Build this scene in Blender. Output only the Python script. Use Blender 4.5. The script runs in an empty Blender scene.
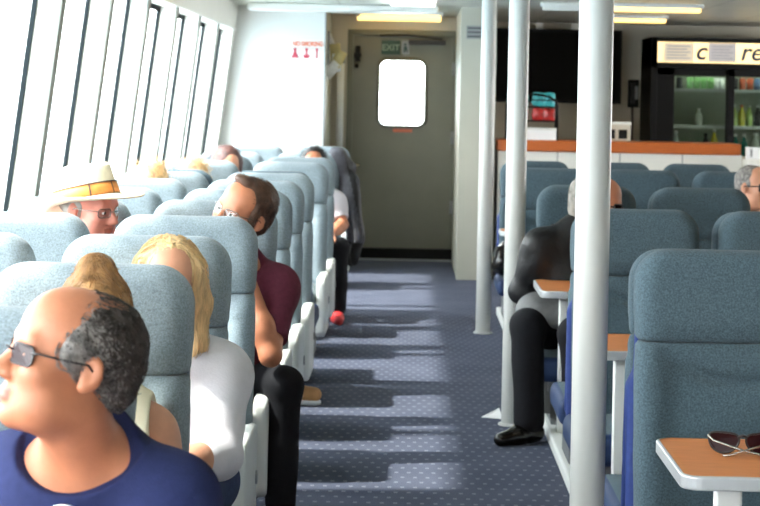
import bpy, bmesh, math, random
import numpy as np
from mathutils import Vector, Matrix
random.seed(7); RNG = np.random.default_rng(11)
SC = bpy.context.scene; COL = SC.collection
R = math.radians

# ------------------------------------------------------------------ materials
def lin(c):
    return tuple(((v/255/12.92) if v/255 <= .04045 else ((v/255+.055)/1.055)**2.4) for v in c)
def new_mat(name):
    m = bpy.data.materials.new(name); m.use_nodes = True
    nt = m.node_tree; b = nt.nodes['Principled BSDF']
    return m, nt, b
def mat(name, col, rough=.6, metal=0, var=.08, scale=12, bump=0, bscale=None, spec=.5, stretch=None, sheen=0, trans=0):
    m, nt, b = new_mat(name)
    c = lin(col)
    tc = nt.nodes.new('ShaderNodeTexCoord'); mp = nt.nodes.new('ShaderNodeMapping')
    if stretch: mp.inputs['Scale'].default_value = stretch
    nt.links.new(tc.outputs['Object'], mp.inputs['Vector'])
    n = nt.nodes.new('ShaderNodeTexNoise'); n.inputs['Scale'].default_value = scale; n.inputs['Detail'].default_value = 4
    nt.links.new(mp.outputs['Vector'], n.inputs['Vector'])
    r = nt.nodes.new('ShaderNodeValToRGB'); e = r.color_ramp.elements
    e[0].position = .3; e[1].position = .7
    e[0].color = tuple(max(0, v*(1-var)) for v in c)+(1,); e[1].color = tuple(min(1, v*(1+var)) for v in c)+(1,)
    nt.links.new(n.outputs['Fac'], r.inputs['Fac']); nt.links.new(r.outputs['Color'], b.inputs['Base Color'])
    b.inputs['Roughness'].default_value = rough; b.inputs['Metallic'].default_value = metal
    b.inputs['Specular IOR Level'].default_value = spec
    if sheen: b.inputs['Sheen Weight'].default_value = sheen
    if bump:
        n2 = nt.nodes.new('ShaderNodeTexNoise'); n2.inputs['Scale'].default_value = bscale or scale*4; n2.inputs['Detail'].default_value = 3
        nt.links.new(mp.outputs['Vector'], n2.inputs['Vector'])
        bp = nt.nodes.new('ShaderNodeBump'); bp.inputs['Strength'].default_value = bump; bp.inputs['Distance'].default_value = .01
        nt.links.new(n2.outputs['Fac'], bp.inputs['Height']); nt.links.new(bp.outputs['Normal'], b.inputs['Normal'])
    return m
def emit_mat(name, col, strength):
    m, nt, b = new_mat(name)
    b.inputs['Base Color'].default_value = lin(col)+(1,)
    b.inputs['Emission Color'].default_value = lin(col)+(1,); b.inputs['Emission Strength'].default_value = strength
    return m
def glass_mat(name, tint=(255,255,255), refl=.12, rough=.02):
    m = bpy.data.materials.new(name); m.use_nodes = True; nt = m.node_tree
    nt.nodes.clear()
    o = nt.nodes.new('ShaderNodeOutputMaterial'); mx = nt.nodes.new('ShaderNodeMixShader')
    t = nt.nodes.new('ShaderNodeBsdfTransparent'); g = nt.nodes.new('ShaderNodeBsdfGlossy'); f = nt.nodes.new('ShaderNodeLayerWeight')
    t.inputs['Color'].default_value = lin(tint)+(1,); g.inputs['Roughness'].default_value = rough
    f.inputs['Blend'].default_value = .5
    p5 = nt.nodes.new('ShaderNodeMath'); p5.operation = 'POWER'; p5.inputs[1].default_value = 5; nt.links.new(f.outputs['Facing'], p5.inputs[0])
    ma = nt.nodes.new('ShaderNodeMath'); ma.operation = 'MULTIPLY_ADD'; ma.inputs[1].default_value = .5; ma.inputs[2].default_value = refl*.3; nt.links.new(p5.outputs[0], ma.inputs[0])
    nt.links.new(ma.outputs[0], mx.inputs['Fac']); nt.links.new(t.outputs[0], mx.inputs[1]); nt.links.new(g.outputs[0], mx.inputs[2])
    nt.links.new(mx.outputs[0], o.inputs['Surface'])
    return m

def carpet_mat():
    m, nt, b = new_mat('carpet')
    N = nt.nodes.new; L = nt.links.new
    tc = N('ShaderNodeTexCoord'); sep = N('ShaderNodeSeparateXYZ'); L(tc.outputs['Object'], sep.inputs[0])
    def math_(op, a, b_=None):
        n = N('ShaderNodeMath'); n.operation = op
        for i, v in enumerate((a, b_)):
            if v is None: continue
            if isinstance(v, (int, float)): n.inputs[i].default_value = v
            else: L(v, n.inputs[i])
        return n.outputs[0]
    px = math_('DIVIDE', sep.outputs['X'], .05); py = math_('DIVIDE', sep.outputs['Y'], .09)
    row = math_('FLOOR', py); off = math_('MULTIPLY', math_('MODULO', row, 2.0), .5)
    fx = math_('FRACT', math_('ADD', px, off)); fy = math_('FRACT', py)
    dx = math_('ABSOLUTE', math_('SUBTRACT', fx, .5)); dy = math_('ABSOLUTE', math_('SUBTRACT', fy, .5))
    dot = math_('MULTIPLY', math_('LESS_THAN', dx, .15), math_('LESS_THAN', dy, .13))
    n = N('ShaderNodeTexNoise'); n.inputs['Scale'].default_value = 180; L(tc.outputs['Object'], n.inputs['Vector'])
    n2 = N('ShaderNodeTexNoise'); n2.inputs['Scale'].default_value = 2.5; n2.inputs['Detail'].default_value = 5; L(tc.outputs['Object'], n2.inputs['Vector'])
    r = N('ShaderNodeValToRGB'); r.color_ramp.elements[0].color = lin((62,66,82))+(1,); r.color_ramp.elements[1].color = lin((88,92,108))+(1,)
    r.color_ramp.elements[0].position = .3; r.color_ramp.elements[1].position = .7
    L(math_('ADD', math_('MULTIPLY', n.outputs['Fac'], .5), math_('MULTIPLY', n2.outputs['Fac'], .5)), r.inputs['Fac'])
    mx = N('ShaderNodeMix'); mx.data_type = 'RGBA'
    L(math_('MULTIPLY', dot, .5), mx.inputs[0]); L(r.outputs['Color'], mx.inputs[6]); mx.inputs[7].default_value = lin((138,140,150))+(1,)
    L(mx.outputs[2], b.inputs['Base Color']); b.inputs['Roughness'].default_value = .95; b.inputs['Specular IOR Level'].default_value = .15
    bp = N('ShaderNodeBump'); bp.inputs['Strength'].default_value = .4; bp.inputs['Distance'].default_value = .004
    L(n.outputs['Fac'], bp.inputs['Height']); L(bp.outputs['Normal'], b.inputs['Normal'])
    return m
def ceiling_mat():
    m, nt, b = new_mat('ceiling_panels')
    tc = nt.nodes.new('ShaderNodeTexCoord'); br = nt.nodes.new('ShaderNodeTexBrick')
    br.offset = 0; br.inputs['Scale'].default_value = 1; br.inputs['Brick Width'].default_value = .6; br.inputs['Row Height'].default_value = .6
    br.inputs['Mortar Size'].default_value = .006
    br.inputs['Color1'].default_value = lin((180,180,170))+(1,); br.inputs['Color2'].default_value = lin((172,172,163))+(1,); br.inputs['Mortar'].default_value = lin((120,120,112))+(1,)
    nt.links.new(tc.outputs['Object'], br.inputs['Vector']); nt.links.new(br.outputs['Color'], b.inputs['Base Color'])
    b.inputs['Roughness'].default_value = .35
    return m

M = {}
M['fabric'] = mat('seat_fabric', (130,142,148), .9, var=.28, scale=230, bump=.25, bscale=400, spec=.2, sheen=.2)  # seat cloth with the window light put into its paler tone
M['fabric_dark'] = mat('seat_fabric_teal', (76,93,102), .9, var=.32, scale=200, bump=.25, bscale=400, spec=.2, sheen=.1)  # same seat cloth, shade of the table block put into its tone
M['navy'] = mat('navy_shell', (44,62,122), .7, var=.08, scale=60, spec=.3)
M['navy_dark'] = mat('navy_vinyl', (34,54,92), .6, var=.08, scale=40, spec=.4)
M['plastic'] = mat('offwhite_plastic', (222,222,216), .4, var=.02, scale=6)
M['greymetal'] = mat('grey_metal', (140,142,142), .45, .3, var=.05, scale=20)
M['darkmetal'] = mat('dark_metal', (45,46,48), .5, .3, var=.05, scale=20)
M['white'] = mat('white_paint', (232,232,228), .45, var=.015, scale=5)
M['wallwhite'] = mat('white_laminate', (224,222,214), .5, var=.015, scale=3)
M['partition'] = mat('partition_laminate', (206,206,202), .5, var=.015, scale=3)
M['greywall'] = mat('grey_laminate', (176,174,160), .55, var=.03, scale=3)
M['tanwall'] = mat('beige_laminate', (196,186,168), .55, var=.03, scale=3)
M['doorpaint'] = mat('door_paint', (114,112,96), .4, var=.05, scale=5)
M['doortrim'] = mat('door_trim_paint', (108,108,92), .45, var=.05, scale=5)
M['black'] = mat('black_plastic', (9,9,10), .5, var=.1, scale=10, spec=.2)
M['screen'] = mat('dark_screen', (10,10,11), .6, var=.1, scale=3, spec=.1)
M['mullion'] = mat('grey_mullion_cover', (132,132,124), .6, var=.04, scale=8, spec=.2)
M['gasket'] = mat('black_gasket', (30,36,38), .8, var=.1, scale=20, spec=.1)
M['orangewood'] = mat('orange_wood', (182,94,40), .35, var=.12, scale=9, stretch=(1,12,12))
M['tablewood'] = mat('table_wood', (198,124,72), .4, var=.10, scale=14, stretch=(1,9,9))
M['alu'] = mat('aluminium_edge', (196,198,200), .35, .5, var=.03, scale=20)
M['glass'] = glass_mat('window_glass', (250,254,255), .08)
M['fridgeglass'] = glass_mat('cooler_glass', (226,232,226), .05)
M['column'] = mat('column_paint', (188,188,184), .35, var=.01, scale=5)
M['carpet'] = carpet_mat(); M['ceiling'] = ceiling_mat()
M['lampwarm'] = emit_mat('warm_tube', (255,212,120), 1.5)
M['lampwhite'] = emit_mat('white_tube', (255,252,240), 2.2)
M['skin'] = mat('skin', (184,118,86), .5, var=.10, scale=25, bump=.06, bscale=150)
M['skin_pale'] = mat('skin_pale', (204,144,114), .5, var=.08, scale=25, bump=.05, bscale=150)
M['skin_red'] = mat('skin_ruddy', (206,130,110), .5, var=.12, scale=25, bump=.05, bscale=150)
M['lips'] = mat('lips', (168,96,78), .45, var=.08, scale=40)
M['hair_grey'] = mat('hair_salt_pepper', (122,116,112), .6, var=.6, scale=60, bump=.5, bscale=120)
M['hair_silver'] = mat('hair_silver', (150,144,136), .6, var=.35, scale=30, bump=.4, bscale=120)
M['hair_pepper'] = mat('hair_dark_pepper', (62,54,50), .6, var=.7, scale=60, bump=.5, bscale=120)
M['hair_blond'] = mat('hair_blond', (214,178,128), .5, var=.3, scale=40, bump=.4, bscale=90, stretch=(2,2,.4))
M['hair_ltbrown'] = mat('hair_light_brown', (160,118,74), .55, var=.4, scale=40, bump=.4, bscale=90)
M['hair_brown'] = mat('hair_brown', (82,56,42), .55, var=.4, scale=40, bump=.4, bscale=90)
M['hair_red'] = mat('hair_auburn', (86,54,48), .5, var=.35, scale=40, bump=.4, bscale=90)
M['hair_black'] = mat('hair_black', (30,26,25), .5, var=.3, scale=40, bump=.4, bscale=90)
M['tee_blue'] = mat('navy_cotton', (38,44,80), .9, var=.08, scale=60, bump=.15, bscale=300, spec=.15)
M['tee_band'] = mat('navy_rib', (32,37,70), .9, var=.12, scale=120, bump=.2, bscale=300, spec=.15)
M['white_cotton'] = mat('white_cotton', (212,206,210), .85, var=.03, scale=40, bump=.1, bscale=200, spec=.15)
M['maroon'] = mat('maroon_cotton', (96,44,58), .9, var=.12, scale=60, bump=.15, bscale=300, spec=.15)
M['jacket_black'] = mat('black_jacket_cloth', (20,20,22), .5, var=.15, scale=30, bump=.5, bscale=26, spec=.4)
M['trouser_black'] = mat('black_trouser_cloth', (22,22,26), .8, var=.12, scale=60, spec=.2)
M['lining'] = mat('grey_lining', (112,112,112), .7, var=.1, scale=40)
M['paleblue'] = mat('pale_blue_cotton', (190,200,220), .85, var=.06, scale=40, spec=.15)
M['denim'] = mat('denim', (58,68,96), .9, var=.15, scale=80, spec=.15)
M['leather'] = mat('black_leather', (16,15,15), .25, var=.1, scale=20, spec=.6)
M['straw'] = mat('cream_straw', (240,226,196), .75, var=.05, scale=60, bump=.2, bscale=200)
M['band'] = mat('orange_hatband', (216,138,66), .6, var=.25, scale=20)
M['band_dark'] = mat('brown_hatband_edge', (74,50,44), .6, var=.1, scale=20)
M['lens_dark'] = mat('dark_lens', (40,12,18), .22, var=.05, scale=5, spec=.25)
M['frame_dark'] = mat('dark_frame', (34,26,26), .3, var=.05, scale=5)
M['wire'] = mat('silver_wire', (170,165,158), .25, .8, var=.03, scale=10)
M['lens_clear'] = glass_mat('clear_lens', (245,248,250), .25)
M['red'] = mat('red_shoe', (206,56,58), .5, var=.08, scale=20)
M['orange'] = mat('orange_rubber', (222,112,60), .5, var=.08, scale=20)
M['tan'] = mat('tan_leather', (204,150,92), .55, var=.1, scale=20)
M['paper'] = mat('white_paper', (236,236,236), .8, var=.02, scale=10)
M['paper_yellow'] = mat('yellow_paper', (216,196,138), .8, var=.1, scale=14)
M['paper_grey'] = mat('grey_printed_paper', (226,220,214), .8, var=.14, scale=30, stretch=(1,1,6))
M['paper_backlit'] = emit_mat('backlit_notice', (214,200,176), .28)  # own glow stands in for sign light coming through the paper
M['paper_backlit_grey'] = emit_mat('backlit_grey_notice', (196,188,186), .14)  # weaker glow for the same sign light through paper
M['sign_lit'] = emit_mat('lit_sign_panel', (255,226,160), .75)
M['sign_text'] = mat('navy_lettering', (28,44,72), .6, var=.02)
M['orange_text'] = mat('orange_lettering', (216,120,92), .7, var=.02)
M['red_text'] = mat('red_lettering', (186,66,84), .7, var=.02)
M['exit_green'] = mat('exit_green', (36,70,62), .6, var=.05)
M['exit_text'] = mat('exit_lettering', (140,162,152), .6, var=.02)
M['teal_bag'] = mat('teal_packet', (64,176,180), .3, var=.4, scale=30)
M['red_bag'] = mat('red_packet', (190,48,44), .3, var=.4, scale=30)
M['can_green'] = mat('green_can', (136,186,124), .35, 0, var=.2, scale=40)
M['can_silver'] = mat('silver_can', (206,208,212), .35, .1, var=.1, scale=40)
M['can_red'] = mat('red_can', (196,96,70), .35, 0, var=.2, scale=40)
M['can_blue'] = mat('blue_can', (90,116,160), .35, 0, var=.2, scale=40)
M['can_dark'] = mat('dark_can', (40,40,46), .3, .2, var=.2, scale=40)
M['bottle_yellow'] = mat('yellow_bottle', (222,206,84), .25, var=.1, scale=30)
M['bottle_teal'] = mat('teal_bottle', (40,120,112), .25, var=.1, scale=30)
M['bottle_clear'] = mat('pale_bottle', (206,212,206), .25, var=.06, scale=30)
M['bottle_lime'] = mat('lime_bottle', (176,200,120), .25, var=.1, scale=30)
M['coolerback'] = mat('cooler_liner', (168,172,158), .5, var=.04, scale=6)
M['cord'] = mat('dark_cord', (36,34,32), .6, var=.1)
M['jacket_grey'] = mat('charcoal_fleece', (74,74,80), .9, var=.2, scale=40, bump=.2, bscale=150)
M['emblem'] = mat('white_print', (235,235,235), .8, var=.02)
M['sea'] = mat('sea_water', (196,214,224), .3, var=.05, scale=.05)  # pale tone has the distance haze put into it
M['hill'] = mat('hazy_hill', (168,186,204), .9, var=.05, scale=.01)  # haze painted into the hill colour
M['hull'] = mat('hull_paint', (228,228,226), .5, var=.02, scale=2)
M['deck'] = mat('deck_paint', (150,156,152), .7, var=.05, scale=2)
M['cream'] = mat('cream_elastic', (232,220,190), .7, var=.05)
M['eye'] = mat('eye_white', (228,224,218), .2, var=.02)
M['iris'] = mat('iris', (70,74,70), .2, var=.1)

# ------------------------------------------------------------------ object helpers
def link(name, me, parent=None, mats=(), smooth=False, bevel=0, kind=None, label=None):
    o = bpy.data.objects.new(name, me); COL.objects.link(o)
    for m in mats: me.materials.append(M[m] if isinstance(m, str) else m)
    if smooth:
        for p in me.polygons: p.use_smooth = True
    if parent: o.parent = parent
    if bevel:
        md = o.modifiers.new('bevel', 'BEVEL'); md.width = bevel; md.segments = 3; md.limit_method = 'ANGLE'
        md.harden_normals = False
    if kind: o['kind'] = kind
    if label: o['label'] = label
    return o
def tag(o, label, cat, group=None):
    o['label'] = label; o['category'] = cat
    if group: o['group'] = group
    return o
def thing(name, label, cat, loc=(0,0,0), rz=0, group=None):
    o = bpy.data.objects.new(name, None); COL.objects.link(o); o.empty_display_size = .1
    o.location = loc; o.rotation_euler = (0,0,rz)
    return tag(o, label, cat, group)
def bm_new(): return bmesh.new()
def add_box(bm, lo, hi, rot=None, piv=None):
    c = [(a+b)/2 for a, b in zip(lo, hi)]; s = [max(b-a, 1e-5) for a, b in zip(lo, hi)]
    r = bmesh.ops.create_cube(bm, size=1)
    bmesh.ops.scale(bm, vec=s, verts=r['verts']); bmesh.ops.translate(bm, vec=c, verts=r['verts'])
    if rot is not None: bmesh.ops.rotate(bm, cent=piv or c, matrix=rot, verts=r['verts'])
    return r['verts']
def add_cyl(bm, a, b, ra, rb=None, seg=20):
    a = Vector(a); b = Vector(b); rb = ra if rb is None else rb
    r = bmesh.ops.create_cone(bm, cap_ends=True, segments=seg, radius1=ra, radius2=rb, depth=(b-a).length)
    q = Vector((0,0,1)).rotation_difference((b-a).normalized()).to_matrix().to_4x4()
    bmesh.ops.transform(bm, matrix=Matrix.Translation((a+b)/2) @ q, verts=r['verts'])
def add_tube(bm, pts, rad, seg=8, closed=False):
    pts = [Vector(p) for p in pts]; n = len(pts); rings = []; up = None
    for i, p in enumerate(pts):
        t = ((pts[(i+1) % n]-pts[i-1]) if closed else (pts[min(i+1,n-1)]-pts[max(i-1,0)])).normalized()
        if up is None: up = t.orthogonal().normalized()
        up = (up - t*up.dot(t)).normalized(); bi = t.cross(up)
        r = rad[i] if isinstance(rad, (list, tuple)) else rad
        rings.append([bm.verts.new(p + (up*math.cos(2*math.pi*k/seg)+bi*math.sin(2*math.pi*k/seg))*r) for k in range(seg)])
    for i in range(n if closed else n-1):
        A, B = rings[i], rings[(i+1) % n]
        for k in range(seg): bm.faces.new((A[k], A[(k+1) % seg], B[(k+1) % seg], B[k]))
    if not closed:
        bm.faces.new(rings[0][::-1]); bm.faces.new(rings[-1])
def add_lathe(bm, prof, c=(0,0,0), seg=24, mtx=None):
    rings = []
    for r, z in prof:
        if r < 1e-6: rings.append([bm.verts.new((c[0], c[1], c[2]+z))])
        else: rings.append([bm.verts.new((c[0]+r*math.cos(2*math.pi*k/seg), c[1]+r*math.sin(2*math.pi*k/seg), c[2]+z)) for k in range(seg)])
    for A, B in zip(rings, rings[1:]):
        for k in range(seg):
            q = [A[k % len(A)], A[(k+1) % len(A)], B[(k+1) % len(B)], B[k % len(B)]]
            u = []
            for v in q:
                if v not in u: u.append(v)
            if len(u) > 2: bm.faces.new(u)
    if mtx is not None: bmesh.ops.transform(bm, matrix=mtx, verts=[v for g in rings for v in g])
def add_prism(bm, poly, axis, lo, hi):
    # poly: 2D points in the plane normal to axis; axis 0: (y,z), 1: (x,z), 2: (x,y)
    def p3(p, h): return (h, p[0], p[1]) if axis == 0 else (p[0], h, p[1]) if axis == 1 else (p[0], p[1], h)
    A = [bm.verts.new(p3(p, lo)) for p in poly]; B = [bm.verts.new(p3(p, hi)) for p in poly]
    bm.faces.new(A); bm.faces.new(B[::-1]); n = len(poly)
    for i in range(n): bm.faces.new((A[i], B[i], B[(i+1) % n], A[(i+1) % n]))
def fin(name, bm, m, parent=None, smooth=False, bevel=0, kind=None, label=None):
    bmesh.ops.recalc_face_normals(bm, faces=bm.faces[:])
    me = bpy.data.meshes.new(name); bm.to_mesh(me); bm.free()
    return link(name, me, parent, m if isinstance(m, (list, tuple)) else (m,), smooth, bevel, kind, label)
def box(name, lo, hi, m, parent=None, bevel=0, kind=None, label=None):
    bm = bm_new(); add_box(bm, lo, hi); return fin(name, bm, m, parent, False, bevel, kind, label)
def rrect(x0, x1, y0, y1, r, n=6):
    P = []
    for cx, cy, a in ((x1-r,y1-r,0),(x0+r,y1-r,90),(x0+r,y0+r,180),(x1-r,y0+r,270)):
        for k in range(n+1):
            t = R(a+90*k/n); P.append((cx+r*math.cos(t), cy+r*math.sin(t)))
    return P
def text_mesh(name, body, size, m, mtx, parent=None, depth=.002, shear=0, align='CENTER', offset=0):
    cu = bpy.data.curves.new(name, 'FONT'); cu.body = body; cu.size = size; cu.extrude = depth; cu.shear = shear; cu.align_x = align; cu.offset = offset
    o = bpy.data.objects.new(name, cu); COL.objects.link(o)
    dg = bpy.context.evaluated_depsgraph_get(); me = bpy.data.meshes.new_from_object(o.evaluated_get(dg))
    bpy.data.objects.remove(o); bpy.data.curves.remove(cu)
    me.transform(mtx); me.materials.clear()
    return link(name, me, parent, (m,))
FACE_CAM = Matrix.Rotation(R(90), 4, 'X')       # text lying in XY stands up and reads from -Y
def copy_tree(o, parent=None):
    c = o.copy(); COL.objects.link(c)
    if parent: c.parent = parent
    for ch in o.children: copy_tree(ch, c)
    return c

# ------------------------------------------------------------------ signed-distance modelling
def rot3(yaw=0, pitch=0, roll=0):
    return np.array((Matrix.Rotation(R(yaw),3,'Z') @ Matrix.Rotation(R(pitch),3,'X') @ Matrix.Rotation(R(roll),3,'Y')))
I3 = np.eye(3)
class S:
    def __init__(s): s.p = []
    def ell(s, c, r, rot=I3, k=.02, sub=False): s.p.append(('e', np.array(c, float), np.array(r, float), rot, k, sub)); return s
    def cap(s, a, b, ra, rb=None, k=.02, sub=False): s.p.append(('c', np.array(a, float), np.array(b, float), (ra, ra if rb is None else rb), k, sub)); return s
    def box(s, c, h, rad, rot=I3, k=.01, sub=False): s.p.append(('b', np.array(c, float), np.array(h, float), (rot, rad), k, sub)); return s
    def slab(s, c, hx, hz, ht, cr, er, rot=I3, k=.01, sub=False):   # rounded rectangle in local XZ (corner radius cr), half thickness ht in Y, edge radius er
        s.p.append(('s', np.array(c, float), (hx, hz, ht, cr, er), rot, k, sub)); return s
    def grow(s, g):
        o = S()
        for q in s.p:
            if q[0] == 'e': o.p.append(('e', q[1], q[2]+g, q[3], q[4], q[5]))
            elif q[0] == 'c': o.p.append(('c', q[1], q[2], (q[3][0]+g, q[3][1]+g), q[4], q[5]))
            else: o.p.append(q)
        return o
    def __call__(s, P):
        d = None
        for q in s.p:
            if q[0] == 'e':
                l = (P-q[1]) @ q[3]; a = l/q[2]; k0 = np.sqrt((a*a).sum(1)); b = a/q[2]; k1 = np.sqrt((b*b).sum(1))+1e-9
                e = k0*(k0-1)/k1; k, sub = q[4], q[5]
                e = np.where(k0 < 1e-6, -q[2].min(), e)
            elif q[0] == 'c':
                ba = q[2]-q[1]; pa = P-q[1]; h = np.clip(pa @ ba/max(ba @ ba, 1e-12), 0, 1)
                v = pa-h[:,None]*ba; e = np.sqrt((v*v).sum(1))-(q[3][0]+(q[3][1]-q[3][0])*h); k, sub = q[4], q[5]
            elif q[0] == 'b':
                l = np.abs((P-q[1]) @ q[3][0])-(q[2]-q[3][1]); m = np.maximum(l, 0)
                e = np.sqrt((m*m).sum(1))+np.minimum(l.max(1), 0)-q[3][1]; k, sub = q[4], q[5]
            else:
                hx, hz, ht, cr, er = q[2]; l = (P-q[1]) @ q[3]
                a = np.abs(l[:,0])-hx+cr; b = np.abs(l[:,2])-hz+cr
                d2 = np.sqrt(np.maximum(a,0)**2+np.maximum(b,0)**2)+np.minimum(np.maximum(a,b),0)-cr+er
                t = np.abs(l[:,1])-ht+er
                e = np.sqrt(np.maximum(d2,0)**2+np.maximum(t,0)**2)+np.minimum(np.maximum(d2,t),0)-er; k, sub = q[4], q[5]
            if d is None: d = e; continue
            if sub:
                h = np.maximum(k-np.abs(d+e), 0)/max(k, 1e-6); d = np.maximum(d, -e)+h*h*k/4
            else:
                h = np.maximum(k-np.abs(d-e), 0)/max(k, 1e-6); d = np.minimum(d, e)-h*h*k/4
        return d
    def bounds(s):
        lo, hi = [], []
        for q in s.p:
            if q[5 if q[0] != 'b' else 5]: continue
            if q[0] == 'e': m = np.full(3, q[2].max()); lo.append(q[1]-m); hi.append(q[1]+m)
            elif q[0] == 'c': m = max(q[3]); lo.append(np.minimum(q[1],q[2])-m); hi.append(np.maximum(q[1],q[2])+m)
            elif q[0] == 'b': m = np.linalg.norm(q[2]); lo.append(q[1]-m); hi.append(q[1]+m)
            else: m = math.hypot(q[2][0], q[2][1])+q[2][2]; lo.append(q[1]-m); hi.append(q[1]+m)
        return np.min(lo,0), np.max(hi,0)
def surface(f, lo, hi, res):
    B = 8
    lo = np.array(lo, float)-2.3*res; hi = np.array(hi, float)+2.3*res
    nb = np.maximum(1, np.ceil((hi-lo)/(res*B)).astype(int)); n = nb*B
    g = [lo[i]+(np.arange(nb[i])+.5)*B*res-.5*res for i in range(3)]
    C = np.stack(np.meshgrid(*g, indexing='ij'), -1).reshape(-1,3)
    dc = f(C); act = np.abs(dc) < B*res*.87*1.35+.02
    D = np.repeat(np.repeat(np.repeat(np.where(dc.reshape(nb) > 0, 1., -1.), B, 0), B, 1), B, 2).astype(np.float32)
    idx = np.argwhere(act.reshape(nb)); oo = np.stack(np.meshgrid(*[np.arange(B)]*3, indexing='ij'), -1).reshape(-1,3)
    for ch in np.array_split(idx, max(1, len(idx)//400)):
        if len(ch) == 0: continue
        I = (ch[:,None,:]*B+oo[None]).reshape(-1,3)
        D[I[:,0],I[:,1],I[:,2]] = f(lo+I*res)
    sg = D < 0
    corners = [(i,j,k) for i in (0,1) for j in (0,1) for k in (0,1)]
    sl = lambda a, c: a[c[0]:n[0]-1+c[0], c[1]:n[1]-1+c[1], c[2]:n[2]-1+c[2]]
    cnt = sum(sl(sg, c).astype(np.int8) for c in corners)
    cell = np.argwhere((cnt > 0) & (cnt < 8)); vid = -np.ones(n-1, int); vid[cell[:,0],cell[:,1],cell[:,2]] = np.arange(len(cell))
    V = np.zeros((len(cell),3)); W = np.zeros(len(cell))
    for a in corners:
        for ax in range(3):
            if a[ax]: continue
            b = list(a); b[ax] = 1
            d0 = D[cell[:,0]+a[0],cell[:,1]+a[1],cell[:,2]+a[2]]; d1 = D[cell[:,0]+b[0],cell[:,1]+b[1],cell[:,2]+b[2]]
            x = (d0 < 0) != (d1 < 0); t = np.where(x, d0/np.where(x, d0-d1, 1), 0)
            pt = np.tile(np.array(a, float), (len(cell),1)); pt[:,ax] += t
            V[x] += pt[x]; W[x] += 1
    V = lo+(cell+V/W[:,None])*res
    F = []
    for ax in range(3):
        u, v = [(1,2),(2,0),(0,1)][ax]
        A = np.argwhere(np.take(sg, range(n[ax]-1), ax) != np.take(sg, range(1,n[ax]), ax))
        A = A[(A[:,u] > 0) & (A[:,v] > 0) & (A[:,u] < n[u]-1) & (A[:,v] < n[v]-1)]
        s0 = sg[A[:,0],A[:,1],A[:,2]]
        q = []
        for du, dv in ((1,1),(0,1),(0,0),(1,0)):
            c = A.copy(); c[:,u] -= du; c[:,v] -= dv; q.append(vid[c[:,0],c[:,1],c[:,2]])
        q = np.stack(q, 1); q[~s0] = q[~s0][:,::-1]; F.append(q)
    F = np.concatenate(F); F = F[(F >= 0).all(1)]
    return V, F
def sdf_obj(name, f, res, mats, parent=None, bounds=None, pick=None, kind=None, label=None, extra=None):
    lo, hi = bounds if bounds is not None else f.bounds()
    V, F = surface(f, lo, hi, res)
    if extra is not None:
        V2, F2 = extra(V, F)
        faces = F.tolist()+[tuple(x+len(V) for x in q) for q in F2]; allV = np.concatenate([V, V2]) if len(V2) else V
    else: faces = F.tolist(); allV = V
    me = bpy.data.meshes.new(name); me.from_pydata(allV.tolist(), [], faces); me.update()
    o = link(name, me, parent, mats, True, kind=kind, label=label)
    if pick is not None:
        mi = np.zeros(len(faces), np.int32); mi[:len(F)] = pick(V[F].mean(1)); me.polygons.foreach_set('material_index', mi)
    return o
def wob(P, s, ph=0):
    a = np.sin(P[:,0]*s+1.7*np.sin(P[:,2]*s*.7+ph)+ph); b = np.sin(P[:,2]*s*1.3+1.3*np.sin(P[:,1]*s*.9-ph)+2*ph); c = np.sin(P[:,1]*s*1.1+1.5*np.sin(P[:,0]*s*.8)+.5*ph)
    return (a+b+c)/3
def rough(f, amp, s, ph=0):
    def g(P): return f(P)+amp*wob(P, s, ph)
    g.bounds = f.bounds
    return g
def minus(f, h, k=.004):
    def g(P):
        a = f(P); b = -h(P)
        m = np.maximum(k-np.abs(a-b), 0)/k
        return np.maximum(a, b)+m*m*k/4
    g.bounds = f.bounds
    return g

# ------------------------------------------------------------------ the setting
LW = .12                                           # inward lean of the window wall
def xi(z): return -1.60+(z-1.5)*LW                 # inner face of window wall
def xg(z): return -1.717+(z-1.5)*LW                # glass line
CZ = 2.30
Y0, Y1, YD = -3.0, 17.3, 16.45
box('floor', (-2.4,Y0,-.08), (6.3,Y1+.2,0), 'carpet', kind='structure')
box('ceiling', (-1.60,Y0,CZ), (6.3,Y1+.2,CZ+.08), 'ceiling', kind='structure')
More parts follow.
